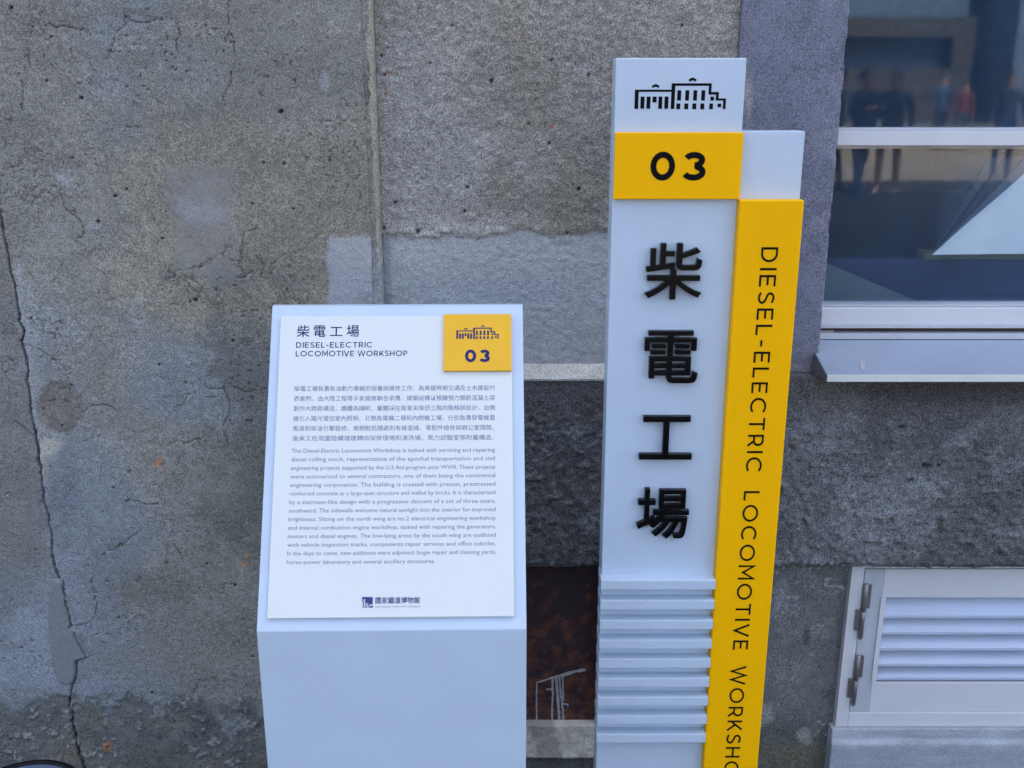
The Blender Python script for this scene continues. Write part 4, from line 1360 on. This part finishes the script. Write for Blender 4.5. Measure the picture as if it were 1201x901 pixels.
link('sheet', sheeting([(1250, 186, 0.02), (1275, 184, 0.0), (1330, 190, 0.01), (1420, 200, 0.0), (1420, 250, 0.006), (1420, 296, 0.0)], 0.003), paint('pale_glare', (0.88, 0.93, 0.93), 0.5, 0.06, 0.2, 60), sh)  # streaky glare on the pane drawn as a pale fanned sheet
def film_mat(name, k):
    m, nt, b = new_mat(name)
    b.inputs['Base Color'].default_value = (0.42, 0.60, 0.80, 1)
    b.inputs['Roughness'].default_value = 0.4
    b.inputs['Alpha'].default_value = k
    return m
for (x0, y0, x1, y1, k) in ((1132, 186, 1150, 184, 0.05), (1154, 186, 1180, 184, 0.10), (1181, 186, 1200, 184, 0.20), (1202, 186, 1226, 184, 0.14), (1226, 186, 1249, 185, 0.34)):
    link('glare_streak', sheeting([(x0, y0, 0.006), ((x0 + x1) / 2, y0, 0.001), (x1, y1, 0.008)], 0.001), film_mat('glare_film', k * 0.6), sh)  # see-through strips, faint streaks of the glare put into colour and alpha
def cab():
    x0 = P(1052, 330, YI - 0.02).x
    z1 = P(1150, 303, YI - 0.02).z
    return x0, z1
cxx, czz = cab()
cb = thing('navy_panel', 'dark navy panel just inside the lower window pane under the pale sheet', 'panel', (cxx + 0.6, 2.3, 0))
link('panel_face', box(cxx - 0.35, cxx + 1.2, YI + 0.045, YI + 0.075, 0.6, czz - 0.012, 0.003), paint('navy_panel', (0.012, 0.024, 0.085), 0.6, 0.3, 0.0), cb)
link('top_edge', box(cxx + 0.075, cxx + 1.21, YI + 0.03, YI + 0.08, czz - 0.0115, czz + 0.004, 0.002), paint('olive_edge', (0.20, 0.20, 0.09), 0.7, 0.3, 0.1, 80), cb)
bd = [P(955, 303, 2.06), P(1084, 357, 2.06), P(1084, 372, 2.06), P(955, 372, 2.06)]
bm = bmesh.new()
f = [bm.verts.new(p) for p in bd]
r_ = [bm.verts.new(p + Vector((0, 0.012, 0))) for p in bd]
bm.faces.new(f); bm.faces.new(r_[::-1])
for i in range(4):
    bm.faces.new((f[i], r_[i], r_[(i + 1) % 4], f[(i + 1) % 4]))
bo = link('board', finish(bm, 0), paint('corner_shading_board', (0.13, 0.17, 0.17), 0.7, 0.15, 0.0))  # added to draw the dark slanting shading in the pane's corner
tag(bo, 'grey-green slanting board added for the dark shading in the lower left corner of the window pane', 'board')

# ------------------------------------------------------------------ across the yard (mirrored in the panes; raised and widened out of view to block low sky)
YG = 1.92
def mir(px, py, d):                     # pixel in the pane -> real place at virtual distance d
    p = P(px, py, d)
    return Vector((p.x, 2 * YG - p.y, p.z))
opp = thing('facing_hall', 'brown hall across the yard mirrored in the upper window pane', 'building', (8, -42, 0))
yo = 2 * YG - 45
link('lower_wall', box(-130, 19.8, yo - 0.4, yo, 0, 2.25), M['facade'], opp)
link('window_band', box(-130, 19.2, yo - 0.9, yo - 0.8, 2.2, 3.6), paint('dark_glazing', (0.02, 0.03, 0.05), 0.2, 0.1, 0.0), opp)
link('upper_wall', box(-130, 19.8, yo - 0.4, yo, 3.55, 4.35), M['facade'], opp)
link('end_pier', box(18.9, 19.8, yo - 0.39, yo + 0.03, 2.252, 3.548), M['facade'], opp)
link('sky_block_storey', box(-130, 19.8, yo - 12, yo - 0.95, 4.3, 17.0), M['blue_facade'], opp)  # unseen tall storey, added and widened to block light from the low sky
link('roof', box(-130.5, 20.2, yo - 12.5, yo + 0.3, 17.002, 17.4), M['dark'], opp)
op2 = thing('blue_grey_shed', 'blue-grey shed across the yard mirrored at the right of the panes', 'building', (30, -40, 0))
link('wall', box(20.6, 130, yo - 6, yo + 2, 0, 15.2), M['blue_facade'], op2)  # height and length beyond the mirrored part added to block low sky light
link('roof', box(20.4, 130.5, yo - 6.3, yo + 2.3, 15.202, 15.5), M['dark'], op2)
link('door', box(23.5, 27.0, yo + 2.003, yo + 2.05, 0, 3.2), paint('shed_door', (0.30, 0.33, 0.34), 0.6, 0.1, 0), op2)

# ------------------------------------------------------------------ people in the yard (mirrored)
def person(label, at, yaw, height, cols, shorts=False, stride=0.12, arm='down', bag=None, lean=0.0):
    """one continuous skinned body; materials by region: hair, skin, top, legs, shoes"""
    k = height / 1.75
    J = {'pel': (0, 0, 0.95), 'wai': (0, 0.005, 1.10), 'che': (0, 0.0, 1.32), 'nec': (0, 0.0, 1.47), 'hd0': (0, -0.015, 1.56), 'hd1': (0, -0.02, 1.65), 'hd2': (0, -0.01, 1.72),
         'shL': (0.19, 0.0, 1.41), 'shR': (-0.19, 0.0, 1.41), 'hpL': (0.10, 0, 0.92), 'hpR': (-0.10, 0, 0.92),
         'knL': (0.11, -stride * 0.6, 0.50), 'knR': (-0.11, stride * 0.3, 0.50), 'anL': (0.115, -stride, 0.09), 'anR': (-0.115, stride, 0.09),
         'toL': (0.13, -stride - 0.17, 0.035), 'toR': (-0.13, stride - 0.17, 0.035), 'heL': (0.115, -stride + 0.04, 0.035), 'heR': (-0.115, stride + 0.04, 0.035)}
    if arm == 'phone':
        J.update(elL=(0.25, -0.06, 1.13), wrL=(0.10, -0.27, 1.24), haL=(0.05, -0.33, 1.27), elR=(-0.25, -0.06, 1.13), wrR=(-0.10, -0.27, 1.24), haR=(-0.05, -0.33, 1.27))
    else:
        J.update(elL=(0.25, 0.02, 1.13), wrL=(0.25, -0.06, 0.90), haL=(0.245, -0.09, 0.80), elR=(-0.25, 0.03, 1.13), wrR=(-0.26, -0.01, 0.89), haR=(-0.255, -0.03, 0.79))
    rad = dict(pel=(.155, .11), wai=(.135, .10), che=(.165, .115), nec=(.058, .06), hd0=(.068, .082), hd1=(.078, .098), hd2=(.055, .07), shL=(.065, .07), shR=(.065, .07), hpL=(.088, .09), hpR=(.088, .09),
               knL=(.058, .062), knR=(.058, .062), anL=(.04, .045), anR=(.04, .045), toL=(.036, .03), toR=(.036, .03), heL=(.035, .035), heR=(.035, .035),
               elL=(.045, .045), elR=(.045, .045), wrL=(.030, .028), wrR=(.030, .028), haL=(.034, .022), haR=(.034, .022))
    names = list(J)
    ed = [('pel', 'wai'), ('wai', 'che'), ('che', 'nec'), ('nec', 'hd0'), ('hd0', 'hd1'), ('hd1', 'hd2')]
    for s_ in 'LR':
        ed += [('che', 'sh' + s_), ('sh' + s_, 'el' + s_), ('el' + s_, 'wr' + s_), ('wr' + s_, 'ha' + s_), ('pel', 'hp' + s_), ('hp' + s_, 'kn' + s_), ('kn' + s_, 'an' + s_), ('an' + s_, 'to' + s_), ('an' + s_, 'he' + s_)]
    m = bpy.data.meshes.new('body')
    m.from_pydata([J[n] for n in names], [(names.index(a), names.index(b)) for a, b in ed], [])
    o = bpy.data.objects.new('body', m)
    C.objects.link(o)
    md = o.modifiers.new('skin', 'SKIN')
    md.use_smooth_shade = True
    for i, n in enumerate(names):
        m.skin_vertices[0].data[i].radius = rad[n]
        m.skin_vertices[0].data[i].use_root = (n == 'pel')
    ss = o.modifiers.new('sub', 'SUBSURF')
    ss.levels = 2
    bpy.context.view_layer.update()
    bm_ = bpy.data.meshes.new_from_object(o.evaluated_get(bpy.context.evaluated_depsgraph_get()))
    bpy.data.objects.remove(o)
    hair, skin, topc, legc, shoe = cols
    for nme, c in (('hair', hair), ('skin', skin), ('top', topc), ('trousers', legc), ('shoe', shoe)):
        bm_.materials.append(paint('person_' + nme, c, 0.75, 0.12, 0.0))
    for p in bm_.polygons:
        c = p.center
        i = 2
        if c.z > 1.49:
            i = 0 if (c.z > 1.665 or (c.y > 0.012 and c.z > 1.52)) else 1
        elif c.z < 0.075:
            i = 4
        elif c.z < 0.97 and abs(c.x) < 0.20:
            i = 3 if (not shorts or c.z > 0.55) else 1
        elif (arm == 'phone' and c.y < -0.22) or (arm != 'phone' and c.z < 0.92 and abs(c.x) > 0.20):
            i = 1
        p.material_index = i
        p.use_smooth = True
    root = thing('person', label, 'person', at)
    root.rotation_euler = (0, 0, yaw)
    root.scale = (k, k, k)
    bo_ = link('body', bm_, None, None)
    bo_.parent = root
    # hair cap, nose, ears
    bmh = bmesh.new()
    bmesh.ops.create_uvsphere(bmh, u_segments=18, v_segments=12, radius=1.0, matrix=Matrix.Translation((0, 0.012, 1.645)) @ Matrix.Diagonal((0.088, 0.108, 0.112, 1)))
    bmesh.ops.delete(bmh, geom=[v for v in bmh.verts if (v.co.y < -0.05 and v.co.z < 1.69) or v.co.z < 1.565], context='VERTS')
    h = link('hair', finish(bmh, 0), bm_.materials[0], None)
    h.parent = root
    bmn = bmesh.new()
    bmesh.ops.create_cone(bmn, cap_ends=True, segments=8, radius1=0.016, radius2=0.006, depth=0.045, matrix=Matrix.Translation((0, -0.118, 1.615)) @ Matrix.Rotation(R(20), 4, 'X'))
    nz = link('nose', finish(bmn, 0), bm_.materials[1], None)
    nz.parent = root
    for sx in (-1, 1):
        e_ = link('ear', box(-0.008, 0.008, -0.015, 0.02, -0.03, 0.03, 0.006), bm_.materials[1], None)
        e_.parent = root
        e_.location = (sx * 0.087, 0.0, 1.615)
        y_ = link('eye', box(-0.014, 0.014, -0.006, 0.006, -0.006, 0.006, 0.004), M['black'], None)
        y_.parent = root
        y_.location = (sx * 0.034, -0.110, 1.638)
    mo = link('mouth', box(-0.026, 0.026, -0.006, 0.006, -0.005, 0.005, 0.003), paint('lips', (0.30, 0.10, 0.09), 0.5, 0.05, 0), None)
    mo.parent = root
    mo.location = (0, -0.098, 1.572)
    return root

SK = (0.34, 0.19, 0.13)
def stand_at(px, feet_y):
    t = (0 - HC) / ray(px, feet_y).z
    p = Vector((0, 0, HC)) + ray(px, feet_y) * t
    return Vector((p.x, 2 * YG - p.y, 0))
HR = (0.012, 0.010, 0.010)
person('person in dark jacket and blue jeans looking down, mirrored beside the window jamb', stand_at(1003, 236), R(160), 1.70, (HR, SK, (0.02, 0.025, 0.045), (0.07, 0.13, 0.24), (0.06, 0.06, 0.07)), stride=0.20, arm='phone')
person('person in navy top, grey shorts and white shoes, mirrored in the window', stand_at(1038, 229), R(-150), 1.68, (HR, SK, (0.02, 0.03, 0.07), (0.13, 0.12, 0.10), (0.75, 0.75, 0.75)), shorts=True, stride=0.10)
person('person in dark clothes half hidden by the window jamb in the mirrored yard', stand_at(974, 226), R(120), 1.72, (HR, SK, (0.03, 0.03, 0.04), (0.02, 0.025, 0.04), (0.03, 0.03, 0.03)), stride=0.15)
pp = person('person in blue jacket farther away, mirrored at the centre of the upper pane', stand_at(1098, 176), R(170), 1.78, (HR, SK, (0.02, 0.045, 0.10), (0.012, 0.016, 0.03), (0.03, 0.03, 0.03)), stride=0.10)
person('person in navy trousers standing alone in the sunlit band, mirrored right of the centre', stand_at(1172, 207), R(200), 1.72, (HR, SK, (0.02, 0.028, 0.05), (0.012, 0.025, 0.07), (0.10, 0.10, 0.11)), stride=0.05)
rp_ = person('person in red top next to the blue jacket, mirrored in the upper pane', stand_at(1123, 178), R(190), 1.62, (HR, SK, (0.10, 0.014, 0.014), (0.03, 0.04, 0.06), (0.03, 0.03, 0.03)), stride=0.08)
